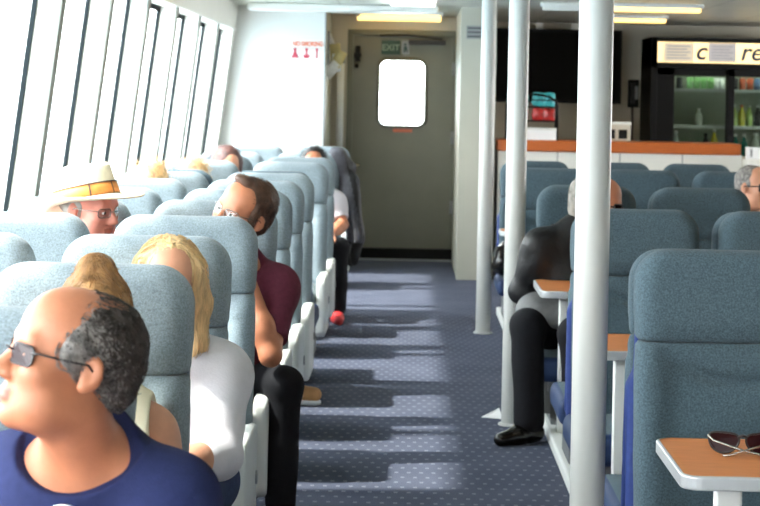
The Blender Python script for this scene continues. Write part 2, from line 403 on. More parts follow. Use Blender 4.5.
# window wall: header, sill apron, mullions with deep reveals
PER, WD = 1.217, 7.704                                # window period and depth of the far edge of the window nearest the photo's left edge
ZS, ZT = .93, 2.08
wins = []
k = -8
while True:
    far = WD+PER*k
    if far > 15.3: break
    if far-PER+.095 > Y0: wins.append((far-PER+.095, far))
    k += 1
bm = bm_new()
def wall_block(y0, y1, z0, z1):
    add_prism(bm, [(xi(z0),z0),(xi(z1),z1),(xg(z1)-.012,z1),(xg(z0)-.012,z0)], 1, y0, y1)
wall_block(Y0, 15.3, -.08, ZS); wall_block(Y0, 15.3, ZT, CZ+.05)
prev = Y0
for a, b in wins:
    if a > prev: wall_block(prev, a, ZS, ZT)
    prev = b
wall_block(prev, 15.3, ZS, ZT)
fin('wall_left', bm, 'wallwhite', kind='structure')
for i, (a, b) in enumerate(wins):
    w = bpy.data.objects.new(f'window_{i+1}', None); COL.objects.link(w); w['kind'] = 'structure'; w.location = (xg(ZS), a, ZS)
    def wp(z, dx=0): return xg(z)-xg(ZS)+dx
    h = ZT-ZS; L = b-a
    bm = bm_new(); g = .014
    for y0, y1, z0, z1 in ((0,g,0,h),(L-g,L,0,h),(0,L,0,g),(0,L,h-.03,h)):
        add_prism(bm, [(wp(ZS+z0,.0),z0),(wp(ZS+z1,.0),z1),(wp(ZS+z1,.02),z1),(wp(ZS+z0,.02),z0)], 1, y0, y1)
    fin('gasket', bm, 'gasket', w)
    bm = bm_new(); add_prism(bm, [(wp(ZS,-.004),0),(wp(ZT,-.004),h),(wp(ZT,.004),h),(wp(ZS,.004),0)], 1, .004, L-.004)
    fin('glass_pane', bm, 'glass', w)
bm = bm_new(); add_box(bm, (xi(ZT)-.02,Y0,ZT+.004), (xi(ZT)+.012,15.2,ZT+.018)); fin('trim_1', bm, 'white', kind='structure')
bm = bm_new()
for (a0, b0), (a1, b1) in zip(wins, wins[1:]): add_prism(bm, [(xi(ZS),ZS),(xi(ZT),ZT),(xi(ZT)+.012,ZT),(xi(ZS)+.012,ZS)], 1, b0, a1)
fin('trim_4', bm, 'mullion', kind='structure')  # grey strips added over the mullion faces, darker than the wall
# white partition at the end of the window block, corridor beside it
bm = bm_new(); add_prism(bm, [(xi(0),0),(-.745,0),(-.745,CZ),(xi(CZ),CZ)], 1, 15.2, 15.26); fin('wall_partition', bm, 'partition', kind='structure')
box('wall_corridor', (-.81,15.26,0), (-.745,YD,CZ), 'greywall', kind='structure')
box('trim_2', (-.752,15.19,0), (-.742,15.31,CZ), 'greymetal', kind='structure')
# back wall with the door opening
bm = bm_new()
add_box(bm, (-2,YD,0), (-.575,YD+.12,CZ)); add_box(bm, (.432,YD,0), (.45,YD+.12,CZ)); add_box(bm, (-.575,YD,2.145), (.432,YD+.12,CZ)); add_box(bm, (.45,Y1,0), (6.3,Y1+.12,CZ))
fin('wall_back', bm, 'tanwall', kind='structure')
box('wall_service', (.42,14.76,0), (.72,Y1,CZ), 'greywall', kind='structure')
dr = bpy.data.objects.new('door_1', None); COL.objects.link(dr); dr['kind'] = 'structure'; dr.location = (-.575,YD+.02,0)
W_, H_ = 1.007, 2.145
bm = bm_new(); wx0, wx1, wz0, wz1 = .285,.711,1.268,1.88
for lo, hi in (((.03,0,.105),(wx0,.05,H_-.03)),((wx1,0,.105),(W_-.03,.05,H_-.03)),((wx0,0,.105),(wx1,.05,wz0)),((wx0,0,wz1),(wx1,.05,H_-.03))): add_box(bm, lo, hi)
# rounded inner corners of the window cut-out
for cx, cz, sx, sz in ((wx0,wz0,1,1),(wx1,wz0,-1,1),(wx0,wz1,1,-1),(wx1,wz1,-1,-1)):
    r_ = .07; P = [(cx,cz)]+[(cx+sx*(r_-r_*math.cos(t)), cz+sz*(r_-r_*math.sin(t))) for t in [R(x) for x in range(0,91,15)]]
    add_prism(bm, P, 1, 0, .05)
fin('door_leaf', bm, 'doorpaint', dr)
bm = bm_new(); pts = [(x,-.004,z) for x, z in rrect(wx0-.012,wx1+.012,wz0-.012,wz1+.012,.08)]; add_tube(bm, pts, .016, 8, True); fin('window_gasket', bm, 'doortrim', dr, True)
box('window_pane', (wx0-.01,.02,wz0-.01), (wx1+.01,.028,wz1+.01), 'glass', dr)
bm = bm_new()
for lo, hi in (((-.02,-.035,.115),(.035,.01,H_)),((W_-.035,-.035,.115),(W_+.006,.01,H_)),((-.02,-.035,H_-.035),(W_+.006,.01,H_+.02))): add_box(bm, lo, hi)
fin('door_frame', bm, 'doortrim', dr, bevel=.008)
box('threshold', (-.06,-.06,0), (W_+.0,.06,.115), 'black', dr, bevel=.006)
box('threshold_plate', (-.06,-.085,0), (W_+.0,-.06,.02), 'greymetal', dr)
bm = bm_new(); add_box(bm, (.55,-.07,2.03), (.90,-.02,2.075)); add_tube(bm, [(.87,-.06,2.085),(.55,-.10,2.12),(.28,-.03,2.11)], .010, 6); fin('door_closer', bm, 'darkmetal', dr, bevel=.006)
bm = bm_new(); add_box(bm, (.055,-.04,1.86), (.10,-.003,2.01)); add_box(bm, (.045,-.06,1.90), (.11,-.03,1.94)); add_box(bm, (.05,-.05,1.80),(.085,-.003,1.84)); fin('door_latch', bm, 'black', dr, bevel=.006)
bm = bm_new(); add_cyl(bm, (.055,-.06,.88), (.055,0,.88), .03); add_tube(bm, [(.055,-.06,.88),(.055,-.085,.89),(.12,-.085,.89)], .012, 8); fin('door_handle', bm, 'wire', dr, True)
box('notice_strip', (.42,-.006,1.205), (.60,-.001,1.235), 'orange_text', dr, label='small orange notice strip under the door window')
bm = bm_new()
for z in (.45,1.1,1.75): add_cyl(bm, (W_-.028,-.045,z), (W_-.028,-.045,z+.12), .016)
fin('hinge', bm, 'greymetal', dr, True)
# deck outside the door
box('ground_deck', (-3,YD+.2,-.15), (.4,YD+5,-.02), 'deck', kind='structure')
# right-hand side and front of the cabin (outside the picture)
bm = bm_new()
add_box(bm, (6.2,Y0,0), (6.3,Y1,.95)); add_box(bm, (6.2,Y0,2.0), (6.3,Y1,CZ))
for i in range(18): add_box(bm, (6.2,Y0+1.15*i,.95), (6.3,Y0+1.15*i+(1.16 if i < 11 else .40),2.0))  # unseen openings at the far end only, added to light the counter area
fin('wall_right', bm, 'wallwhite', kind='structure')
bm = bm_new()
add_box(bm, (-2.3,Y0-.1,0), (6.3,Y0,.9)); add_box(bm, (-2.3,Y0-.1,2.0), (6.3,Y0,CZ+.05))
for i in range(6): add_box(bm, (-2.3+1.6*i,Y0-.1,.9), (-2.3+1.6*i+(.5 if i < 2 else 1.62),Y0,2.0))  # unseen openings on the left only, shaped to limit fill light
fin('wall_front', bm, 'wallwhite', kind='structure')
# white seat rail along the aisle under the table seats
box('trim_3', (.64,2.0,0), (.70,12.4,.055), 'white', kind='structure', bevel=.01)
# sea and far hills
bm = bm_new(); add_box(bm, (-3000,-1500,-5.2), (-6,6000,-5)); fin('sea', bm, 'sea', kind='structure')
bm = bm_new(); pts = []
for i in range(60):
    y = 600+i*60; x = -1900+200*math.sin(i*.35); h = 55+45*math.sin(i*.47)+25*math.sin(i*1.31)
    pts.append((x, y, max(h, 12)))
for (x0,y0,h0),(x1,y1,h1) in zip(pts, pts[1:]):
    a = [bm.verts.new(p) for p in ((x0+150,y0,-5),(x0,y0,h0),(x0-300,y0,-5))]; b = [bm.verts.new(p) for p in ((x1+150,y1,-5),(x1,y1,h1),(x1-300,y1,-5))]
    bm.faces.new((a[0],b[0],b[1],a[1])); bm.faces.new((a[1],b[1],b[2],a[2]))
fin('hills', bm, 'hill', kind='structure', smooth=True)

# ------------------------------------------------------------------ columns
def column(x, y, label):
    bm = bm_new(); add_cyl(bm, (x,y,0), (x,y,CZ), .0475, seg=40); add_lathe(bm, [(.0475,0),(.062,0),(.062,.006),(.0475,.012)], (x,y,0), 40)
    o = fin('column', bm, 'column', smooth=True); m = o.modifiers.new('e','EDGE_SPLIT'); m.split_angle = R(40)
    o['kind'] = 'thing'
    tag(o, label, 'column', 'white round columns along the aisle')
column(.507, 4.8, 'white round column nearest the viewer, in front of the orange-topped tables')
column(.502, 8.16, 'white round column beside the black dress shoe, second along the aisle')
column(.504, 11.39, 'slim white round column farthest down the aisle, nearest the door')

# ------------------------------------------------------------------ seats
TILT = 7
def seat_frame():
    return np.array(Matrix.Rotation(R(-TILT),3,'X'))
BZ = 1.1
def bz(z, y=0):      # point in the tilted back frame, pivot at z = 1.1
    t = R(TILT); dz = z-1.1
    return (0, y*math.cos(t)+dz*math.sin(t)*1.0, 1.1+dz*math.cos(t)-y*math.sin(t)*1.0)
def make_seat(kind):
    side = kind == 'bench'
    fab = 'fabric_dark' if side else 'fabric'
    root = bpy.data.objects.new('passenger_seat', None); COL.objects.link(root); root.empty_display_size = .1
    rt = seat_frame()
    f = S().slab(bz(.71,-.002), .23, .40, .05, .085, .045, rt).slab(bz(.995,-.022), .218, .105, .045, .075, .04, rt, k=.04)
    for q in (-1,1): f.cap(np.array(bz(.42,-.045))+(q*.185,0,0), np.array(bz(.80,-.045))+(q*.19,0,0), .032, k=.05)
    f.ell(np.array(bz(.57,-.045)), (.14,.022,.10), rt, k=.05)
    def fold(P):
        d = f(P)
        zc = .79+.10*(np.abs(P[:,0]-.06)/.23)**2*.8-.02
        g = np.exp(-((P[:,2]-zc)/.014)**2)*np.clip((.03-P[:,1])/.05, 0, 1)*np.clip(1.4-np.abs(P[:,0]-.05)/.16, 0, 1)
        g2 = np.exp(-((P[:,2]-.872)/.008)**2)
        return d+(.022*g if side else .004*g)+.007*g2+.0010*wob(P, 26)
    ZS_ = .872; bn = f.bounds()
    sdf_obj('headrest', lambda P: np.maximum(fold(P), ZS_-P[:,2]), .011, (fab,), root, bn)
    sdf_obj('backrest', lambda P: np.maximum(fold(P), P[:,2]-ZS_), .011, (fab,), root, bn)
    f = S().slab(bz(.66,.058), .222, .40, .022, .08, .02, rt)
    if side: f.slab(bz(.54,.066), .246, .25, .022, .06, .02, rt, k=.02)
    sdf_obj('back_shell', f, .011, ('navy' if side else fab,), root)
    if side:
        f = S().box((0,-.30,.315), (.262,.235,.055), .035).ell((0,-.3,.36), (.2,.2,.03), k=.03)
        c = sdf_obj('cushion', f, .012, (fab,'navy_dark'), root, pick=lambda P: ((np.abs(P[:,0]) > .236) | (P[:,1] < -.50)).astype(np.int32))
    else:
        f = S().box((0,-.28,.345), (.185,.235,.06), .04).ell((0,-.28,.395), (.14,.2,.03), k=.03)
        sdf_obj('cushion', f, .012, (fab,), root)
        for s in (-1,1):
            f = S().slab((s*.2225,-.275,.295), .215, .175, .0275, .05, .014, np.array(Matrix.Rotation(R(90),3,'Z')))
            a = sdf_obj('armrest', f, .009, ('plastic',), root)
            bm = bm_new(); add_cyl(bm, (s*.2225-.033,-.12,.30), (s*.2225+.033,-.12,.30), .022); fin('pivot_cap', bm, 'greymetal', a, True)
    bm = bm_new(); add_box(bm, (-.2,-.46,.20), (.2,-.06,.26)); add_box(bm, (-.2,-.06,.22), (.2,.04,.30)); fin('seat_frame', bm, 'greymetal', root, bevel=.01)
    z0 = .055 if side else 0
    for s in (-1,1):
        bm = bm_new(); x = s*.165
        add_prism(bm, [(-.40,.205),(-.10,.205),(-.14,z0+.02),(-.10,z0),(-.42,z0),(-.36,z0+.02)], 0, x-.018, x+.018)
        fin('leg', bm, 'greymetal', root, bevel=.004)
    for s in (-1,1): box('bracket', (s*.2-.014,-.42,.105), (s*.2+.014,-.12,.25), 'greymetal', root, bevel=.004)
    return root
proto = {'row': make_seat('row'), 'bench': make_seat('bench')}
used = set()
def place_seat(kind, x, y, rz, label, group):
    if kind in used: o = copy_tree(proto[kind])
    else: o = proto[kind]; used.add(kind)
    o.location = (x,y,0); o.rotation_euler = (0,0,rz); o.scale = (1,1,1)
    tag(o, label, 'seat', group)
    return o
XA, XB = -.715, -1.255                     # aisle and window seat centres, window block
ROWS = dict(Z=3.17, A=4.0, B=4.83, D=5.66, E=6.5, F=7.33, G=8.16, H=9.0, J=10.6, K=11.5, L=12.4, M=14.3)
gA, gB = 'aisle seats of the window block', 'window seats of the window block'
aisle = dict(Z='pale blue-grey seat directly behind the bald man in the navy T-shirt',
  A='pale blue-grey aisle seat behind the bun-haired passenger, hiding half the blonde',
  B='blue-grey aisle seat that the blonde woman in white leans against',
  D='pale blue aisle seat in front of the man in maroon, covering his chin',
  E='blue-grey aisle seat the man in the maroon shirt sits in',
  F='blue-grey aisle seat first behind the man in maroon',
  G='blue-grey aisle seat second behind the man in maroon',
  H='blue-grey aisle seat third behind the man in maroon, its back against a navy-backed seat',
  J='aisle seat two rows ahead of the dark-haired passenger near the door',
  K='aisle seat directly ahead of the dark-haired passenger near the door',
  L='aisle seat with a charcoal jacket hung over it, under the dark-haired passenger',
  M='last blue-grey aisle seat, against the white partition with the no smoking sign')
window_ = dict(B='white-lit window seat at the left edge, in the blonde woman\'s row',
  D='white-lit window seat right in front of the man in the straw hat',
  E='grey window seat that the man in the straw hat sits in',
  F='white-lit window seat just behind the straw hat brim',
  G='white-lit window seat below the tuft of curly blond hair',
  H='window seat holding the curly blond passenger, a navy shell behind it',
  J='white-lit window seat in front of the auburn-haired passenger',
  K='window seat that the auburn-haired passenger sits in',
  L='window seat in the row behind the auburn-haired passenger',
  M='dark-topped window seat in the corner against the white partition')
for r_, y in ROWS.items():
    place_seat('row', XA, y, 0, aisle[r_], gA)
    if r_ in window_: place_seat('row', XB, y, 0, window_[r_], gB)
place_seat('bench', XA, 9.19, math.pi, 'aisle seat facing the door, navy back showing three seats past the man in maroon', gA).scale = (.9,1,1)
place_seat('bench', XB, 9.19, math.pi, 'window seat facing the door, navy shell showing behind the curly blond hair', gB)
X1, X2, X3 = .845, 1.385, 1.925
gC = 'teal-grey seats of the table block'
RR = dict(a=4.72, b=6.5, c=8.3, d=10.45, e=11.72)
def ps(x, y, label, away=False):
    o = place_seat('bench', x, y, math.pi if away else 0, label, gC)
    if away: o.scale = (.945,1,.985)
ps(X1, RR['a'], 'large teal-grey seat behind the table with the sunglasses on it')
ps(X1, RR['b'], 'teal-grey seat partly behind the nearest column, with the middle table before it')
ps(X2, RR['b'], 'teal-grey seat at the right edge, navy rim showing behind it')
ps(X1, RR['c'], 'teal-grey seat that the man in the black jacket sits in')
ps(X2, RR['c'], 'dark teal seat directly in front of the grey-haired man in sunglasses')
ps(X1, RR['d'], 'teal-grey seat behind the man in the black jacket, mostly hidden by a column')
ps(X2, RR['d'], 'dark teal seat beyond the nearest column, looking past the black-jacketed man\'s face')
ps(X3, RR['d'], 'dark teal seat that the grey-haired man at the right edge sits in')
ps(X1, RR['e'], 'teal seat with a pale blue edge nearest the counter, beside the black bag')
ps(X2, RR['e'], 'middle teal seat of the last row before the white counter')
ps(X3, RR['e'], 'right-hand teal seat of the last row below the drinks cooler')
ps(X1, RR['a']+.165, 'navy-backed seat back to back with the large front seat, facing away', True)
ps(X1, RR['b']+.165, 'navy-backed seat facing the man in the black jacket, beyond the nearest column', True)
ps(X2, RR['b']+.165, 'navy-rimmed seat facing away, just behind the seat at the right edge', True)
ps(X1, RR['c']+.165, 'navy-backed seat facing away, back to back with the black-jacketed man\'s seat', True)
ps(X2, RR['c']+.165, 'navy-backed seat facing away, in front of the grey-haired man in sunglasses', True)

# ------------------------------------------------------------------ tables
def table(x0, x1, y0, y1, label, legs):
    z = .70; t = thing('table', label, 'table', (x0,(y0+y1)/2,0), 0, 'orange-topped tables between facing seats')
    hy = (y1-y0)/2; w = x1-x0
    bm = bm_new(); add_prism(bm, rrect(.008,w-.008,-hy+.008,hy-.008,.035), 2, z-.020, z); fin('tabletop', bm, 'tablewood', t)
    bm = bm_new()
    o_ = rrect(0,w,-hy,hy,.042); i_ = rrect(.008,w-.008,-hy+.008,hy-.008,.035)
    rows = [[bm.verts.new((p[0],p[1],zz)) for p in P] for P, zz in ((i_,z-.03),(o_,z-.03),(o_,z-.001),(i_,z+.001))]
    n = len(o_)
    for A, B in zip(rows, rows[1:]):
        for i in range(n): bm.faces.new((A[i],A[(i+1)%n],B[(i+1)%n],B[i]))
    bm.faces.new(rows[0])
    fin('edge_band', bm, 'alu', t, bevel=.003)
    for lx in legs:
        bm = bm_new(); add_box(bm, (lx-.03,-.022,.012), (lx+.03,.022,z-.03)); l = fin('leg', bm, 'white', t, bevel=.006)
        box('foot_plate', (lx-.055,-.12,0), (lx+.055,.12,.012), 'greymetal', l)
    return t
table(.605, 1.62, 3.78, 4.23, 'near table with dark sunglasses on its orange wood top', (.14,.88))
table(.615, 1.62, 5.68, 6.13, 'middle orange-topped table with a white leg, right of the nearest column', (.12,.88))
table(.575, 1.60, 7.46, 7.97, 'orange-topped table in front of the man in the black jacket', (.13,.88))
table(.58, 1.60, 10.88, 11.16, 'orange-topped table farthest back, glimpsed behind the slim column', (.13,.88))

# ------------------------------------------------------------------ people
def A3(*v): return np.array(v, float)
class Head:
    def __init__(s, c, yaw=0, pitch=0, roll=0, k=1.0):
        s.c = A3(*c); s.R = rot3(yaw, pitch, roll); s.k = k
    def w(s, p): return s.c+s.R @ (A3(*p)*s.k)
    def ell(s, f, p, r, k=.02, sub=False, rot=I3): f.ell(s.w(p), A3(*r)*s.k, s.R @ rot, k*s.k, sub)
    def cap(s, f, a, b, ra, rb=None, k=.02, sub=False): f.cap(s.w(a), s.w(b), ra*s.k, (ra if rb is None else rb)*s.k, k*s.k, sub)
    def local(s, P): return (P-s.c) @ s.R/s.k
def head_sdf(f, h, jowl=0, female=False):
    e = lambda *a, **k: h.ell(f, *a, **k); c = lambda *a, **k: h.cap(f, *a, **k)
    e((0,.018,.038), (.074,.094,.080), k=.02)
    e((0,-.030,.045), (.064,.062,.066), k=.03)              # forehead
    e((0,-.036,-.035), (.058,.056,.080), k=.03)             # face
    e((0,-.030,-.075), (.050+jowl,.052,.040), k=.03)        # jaw
    e((0,-.074,-.100), (.024,.020,.018), k=.025)            # chin
    for s in (-1,1):
        e((s*.042,-.064,-.026), (.022,.022,.020), k=.03)    # cheekbone
        if jowl: e((s*.040,-.040,-.078), (.028,.034,.032), k=.03)
    c((-.036,-.079,.022), (.036,-.079,.022), .012, k=.02)   # brow
    for s in (-1,1): e((s*.032,-.097,.001), (.019,.017,.012), k=.014, sub=True)
    for s in (-1,1): e((s*.032,-.079,.001), (.0155,.0135,.0125), k=.006)   # eyelids
    c((0,-.088,.010), (0,-.113,-.030), .009, .0125, k=.014) # nose
    for s in (-1,1): e((s*.012,-.099,-.036), (.010,.012,.009), k=.010)
    e((0,-.090,-.060), (.024,.012,.008), k=.008); e((0,-.089,-.072), (.021,.012,.0085), k=.006)
    c((-.022,-.103,-.0665), (.022,-.103,-.0665), .0022, k=.004, sub=True)
    for s in (-1,1):
        er = np.array(Matrix.Rotation(R(-s*22),3,'Z'))
        e((s*.080,.014,-.006), (.009,.019,.029), k=.012, rot=er)
        e((s*.089,.008,-.002), (.007,.009,.015), k=.006, sub=True, rot=er)
        e((s*.078,.004,-.030), (.008,.009,.009), k=.010)
def fingers(f, wrist, d, n, size=1.0, curl=.5, thumb_side=1):
    """palm, four unequal bent fingers and a thumb; d = hand direction, n = palm normal (fingers curl towards it)"""
    d = np.array(d, float); d /= np.linalg.norm(d); n = np.array(n, float); n -= d*(n @ d); n /= np.linalg.norm(n); b = np.cross(d, n)*thumb_side
    w = np.array(wrist, float); S_ = size
    pr = np.stack([b, n, d], 1)
    f.cap(w-d*.01, w+d*.02*S_, .021*S_, .020*S_, k=.02)
    f.box(w+d*.052*S_, A3(.039,.014,.047)*S_, .013*S_, pr, k=.014)
    L = [(.030,.040,.026,.020),(.011,.045,.029,.021),(-.010,.042,.027,.020),(-.029,.033,.020,.017)]
    for off, a1, a2, a3 in L:
        p = w+d*.094*S_+b*off*S_; ang = 0
        for i, l in enumerate((a1,a2,a3)):
            ang += curl*(.55+.3*i); q = p+(d*math.cos(ang)+n*math.sin(ang))*l*S_
            f.cap(p, q, (.0088-.0008*i)*S_, (.0082-.0008*i)*S_, k=.003); p = q
    p = w+d*.025*S_+b*.030*S_
    for i, (l, sd, nn) in enumerate(((.040,.75,.25),(.030,.45,.45),(.024,.25,.6))):
        v = d*.7+b*sd+n*nn; v /= np.linalg.norm(v); q = p+v*l*S_; f.cap(p, q, (.0125-.0014*i)*S_, (.0112-.0014*i)*S_, k=.006); p = q
def torso(f, H, C, yaw, sw, depth=.105, belly=0, nb=None, g=0, k=.06):
    H = A3(*H); C = A3(*C); r = rot3(yaw); fwd = r @ A3(0,-1,0); up = C-H; up /= np.linalg.norm(up)
    lat = r @ A3(1,0,0); rr = np.stack([lat, np.cross(up, lat)/np.linalg.norm(np.cross(up, lat)), up], 1)
    f.ell(H, A3(.175,.125,.12)+g, rr, k)
    f.ell(H+(C-H)*.42+fwd*(.01+belly*.5), A3(.150+belly*.5,depth+.012+belly,.16)+g, rr, k)
    f.ell(H+(C-H)*.74+fwd*.012, A3(.165,depth+.015,.16)+g, rr, k)
    for s in (-1,1):
        f.cap(C+up*.035+lat*s*.03, C+lat*s*(sw-.035)-up*.01, .058+g, .056+g, k)
        f.ell(C+lat*s*(sw-.04)-up*.05, A3(.060,.065,.075)+g, rr, k)
    return lat, fwd, up
def mask_pick(*tests):
    def g(P):
        m = np.zeros(len(P), np.int32)
        for i, t in tests: m[t(P)] = i
        return m
    return g
def strands(V, F, n, keep, flow, L, rad, seg=4, jit=.3, lift=.002, seed=1, sd=None):
    """thin hairs rooted on a hair mass: returns extra geometry"""
    rg = np.random.default_rng(seed); c = V[F].mean(1)
    nor = np.cross(V[F[:,1]]-V[F[:,0]], V[F[:,2]]-V[F[:,0]]); nor /= np.linalg.norm(nor,axis=1)[:,None]+1e-12
    ok = np.flatnonzero(keep(c)); 
    if len(ok) == 0: return np.zeros((0,3)), []
    ii = rg.choice(ok, n); P = c[ii]+rg.normal(0,.003,(n,3)); N = nor[ii]
    VV = []; FF = []
    d = flow(P, N)+rg.normal(0,jit,(n,3))*.5
    ln = L*rg.uniform(.5,1.3,n)
    for s in range(seg+1):
        d = d-N*(d*N).sum(1)[:,None]*.6; d /= np.linalg.norm(d,axis=1)[:,None]+1e-9
        t = np.cross(d, N); t /= np.linalg.norm(t,axis=1)[:,None]+1e-9; u = np.cross(t, d)
        r = rad*(1-.75*s/seg)
        for k in range(3):
            a = 2*math.pi*k/3; VV.append(P+(t*math.cos(a)+u*math.sin(a))*r)
        P = P+d*(ln/seg)[:,None]+N*(lift if s < seg/2 else -lift*.5)
        if sd is not None:
            v0 = sd(P); e_ = .003
            G = np.stack([sd(P+A3(*[e_ if j == i_ else 0 for j in range(3)]))-v0 for i_ in range(3)],1)
            G /= np.linalg.norm(G,axis=1)[:,None]+1e-9
            P = P-G*np.clip(v0-lift, -.02, .02)[:,None]; N = G
        d = d+rg.normal(0,jit*.45,(n,3))
        dn = flow(P, N); d = d*.8+dn*.2
    VV = np.stack(VV, 1)          # n, (seg+1)*3, 3
    m = (seg+1)*3
    for i in range(n):
        b = i*m
        for s in range(seg):
            for k in range(3): FF.append((b+s*3+k, b+s*3+(k+1)%3, b+s*3+3+(k+1)%3, b+s*3+3+k))
    return VV.reshape(-1,3), FF
def glasses(h, parent, lens, frame, dark=True, rim=True, r=.0016, size=(.025,.017), name='sunglasses'):
    """worn glasses: frame with rims, bridge and temples, and two lenses"""
    sx, sz = size; bm = bm_new()
    for s in (-1,1):
        P = [h.w((s*.034+x, -.101+abs(s*.034+x)**2*6, z+.0)) for x, z in rrect(-sx,sx,-sz,sz,.010)]
        if rim: add_tube(bm, P, r*h.k, 6, True)
        add_tube(bm, [h.w(p) for p in ((s*.058,-.083,.006),(s*.068,-.074,.008),(s*.079,-.030,.006),(s*.083,.004,.006),(s*.083,.022,-.010))], r*1.15*h.k, 6)
    add_tube(bm, [h.w(p) for p in ((-.010,-.102,.003),(0,-.110,.007),(.010,-.102,.003))], r*h.k, 6)
    g = fin(name, bm, frame, parent, True)
    for s in (-1,1):
        bm = bm_new(); P = rrect(-sx+.0008,sx-.0008,-sz+.0008,sz-.0008,.010)
        fr = [bm.verts.new(h.w((s*.034+x, -.1016+abs(s*.034+x)**2*6, z))) for x, z in P]; bk = [bm.verts.new(h.w((s*.034+x, -.0996+abs(s*.034+x)**2*6, z))) for x, z in P]
        bm.faces.new(fr); bm.faces.new(bk[::-1]); n = len(P)
        for i in range(n): bm.faces.new((fr[i],bk[i],bk[(i+1)%n],fr[(i+1)%n]))
        fin('lens', bm, lens, g)
    return g
def eyes(h, parent):
    for s in (-1,1):
        f = S(); h.ell(f, (s*.032,-.0815,.000), (.0125,.0125,.0075))
        c = h.w((s*.032,-.093,.0)); rr = .0062*h.k
        sdf_obj('eye', f, .0022*h.k, ('eye','iris'), parent, pick=lambda P, c=c, rr=rr: (np.linalg.norm(P-c,axis=1) < rr).astype(np.int32))
def person(label, cfg):
    g = cfg.get
    H, C, yaw, sw = A3(*g('H')), A3(*g('C')), g('yaw', 0), g('sw', .19)
    res = g('res', .006); h = g('head'); skin = g('skin', 'skin')
    p = thing('person', label, 'person', (float(H[0]), float(H[1]), 0))
    def rel(o): o.location = -p.location; return o
    f = S()
    head_sdf(f, h, g('jowl', 0))
    nb = C+A3(0,.0,.055); f.cap(nb-A3(0,0,.05), h.w((0,.022,-.075)), .056*g('neck',1), .050*g('neck',1), k=.03)
    lat, fwd, up = torso(f, H, C, yaw, sw, g=-.012, depth=g('depth', .10), belly=g('belly', 0))
    sh = {1: C+lat*(sw-.03)-up*.02, -1: C-lat*(sw-.03)-up*.02}
    arms = g('arms')
    for s, (el, wr, hd, hn, curl) in arms.items():
        el = A3(*el); wr = A3(*wr)
        f.cap(sh[s], el, .044, .036, k=.04); f.cap(el, el+(wr-el)*.35, .038, .041, k=.02); f.cap(el+(wr-el)*.3, wr, .041, .026, k=.03)
        if hd is not None: fingers(f, wr, hd, hn, g('hand', .95), curl, s)
    legs = g('legs')
    for s, (kn, an, toe) in legs.items():
        kn = A3(*kn); an = A3(*an); hp = H+lat*s*.085-A3(0,0,.02)
        f.cap(hp, kn, .066, .044, k=.04); f.cap(kn, kn+(an-kn)*.35, .043, .043, k=.01); f.cap(kn+(an-kn)*.3, an, .043, .032, k=.01)
        t = A3(*toe); t /= np.linalg.norm(t); f.cap(an+A3(0,0,-.035), an+t*.14+A3(0,0,-.052), .032, .024, k=.03)
    lp = (lambda P: ((lambda l: (np.abs(l[:,0]) < .023) & (l[:,1] < -.088) & (l[:,2] < -.056) & (l[:,2] > -.077))(h.local(P)))) 
    rel(sdf_obj('body', f, res, (skin,'lips'), p, pick=mask_pick((1, lp))))
    body = p.children[0]
    if g('eyes'): 
        for _ in [0]: eyes(h, body)
    # shirt
    sf = S(); torso(sf, H, C, yaw, sw, g=.006, depth=g('depth', .10), belly=g('belly', 0))
    for s, (el, wr, hd, hn, curl) in arms.items():
        el = A3(*el); wr = A3(*wr); sl = g('sleeve', 'short')
        if sl == 'none': continue
        e2 = sh[s]+(el-sh[s])*(.72 if sl == 'short' else 1)
        sf.cap(sh[s], e2, .064, .056, k=.05)
        if sl == 'elbow': sf.cap(el, el+(wr-el)*.18, .056, .058, k=.02)
        if sl == 'long': sf.cap(el, wr-(wr-el)*.06, .055, .040, k=.03)
    bnds = sf.bounds()
    ax = h.w((0,.022,-.075))-nb; nf = g('neckfrac', .30); axn = ax/np.linalg.norm(ax)
    sf.cap(C+up*.0, nb+ax*(nf+.12), .090, .054*g('neck',1)+.013, k=.045); bnds = sf.bounds()
    am, sc_ = g('folds', (.004, 22))
    ff = rough(sf, am, sc_, g('ph', 1.0))
    cut = S().cap(nb+up*.30, nb+up*.32, .01, k=.001)
    if g('sleeve') == 'none':
        for s in (-1,1): cut.ell(sh[s]+lat*s*.06, A3(.075,.12,.14), k=.02)
    if g('sleeve', 'short') == 'short':
        for s, (el, *_r) in arms.items():
            el = A3(*el); dd = (el-sh[s])/np.linalg.norm(el-sh[s])
            cut.cap(sh[s]+(el-sh[s])*.80+dd*.07, sh[s]+(el-sh[s])*.80+dd*.12, .09, .09, k=.005)
    pn = axn+fwd*g('neckslope',.30); pn = pn/np.linalg.norm(pn); p0 = nb+ax*nf
    f0 = minus(ff, cut)
    def shirt_f(P):
        q_ = P-nb; la = np.linalg.norm(q_-(q_ @ axn)[:,None]*axn, axis=1); dpl = (P-p0) @ pn-1.2*np.maximum(la-.10, 0); near = la < .2
        return np.where(near, np.maximum(f0(P), dpl), f0(P))
    band = g('collar_band')
    rel(sdf_obj(g('shirt_name', 'shirt'), shirt_f, res, (g('shirt', 'white_cotton'),)+((band,) if band else ()), p, bnds,
        pick=(lambda P: (((P-p0) @ pn > -.022) & (np.linalg.norm((P-nb)-((P-nb) @ axn)[:,None]*axn, axis=1) < .105)).astype(np.int32)) if band else None))
    # trousers and shoes
    tf = S(); tf.ell(H-A3(0,0,.01), A3(.185,.135,.115), rot3(yaw), k=.06)
    for s, (kn, an, toe) in legs.items():
        kn = A3(*kn); an = A3(*an); hp = H+lat*s*.088-A3(0,0,.02)
        lr = g('legr', 1); tf.cap(hp, kn, .092, .074*lr, k=.05); tf.cap(kn, an+A3(0,0,.01), .073*lr, .066*lr, k=.03)
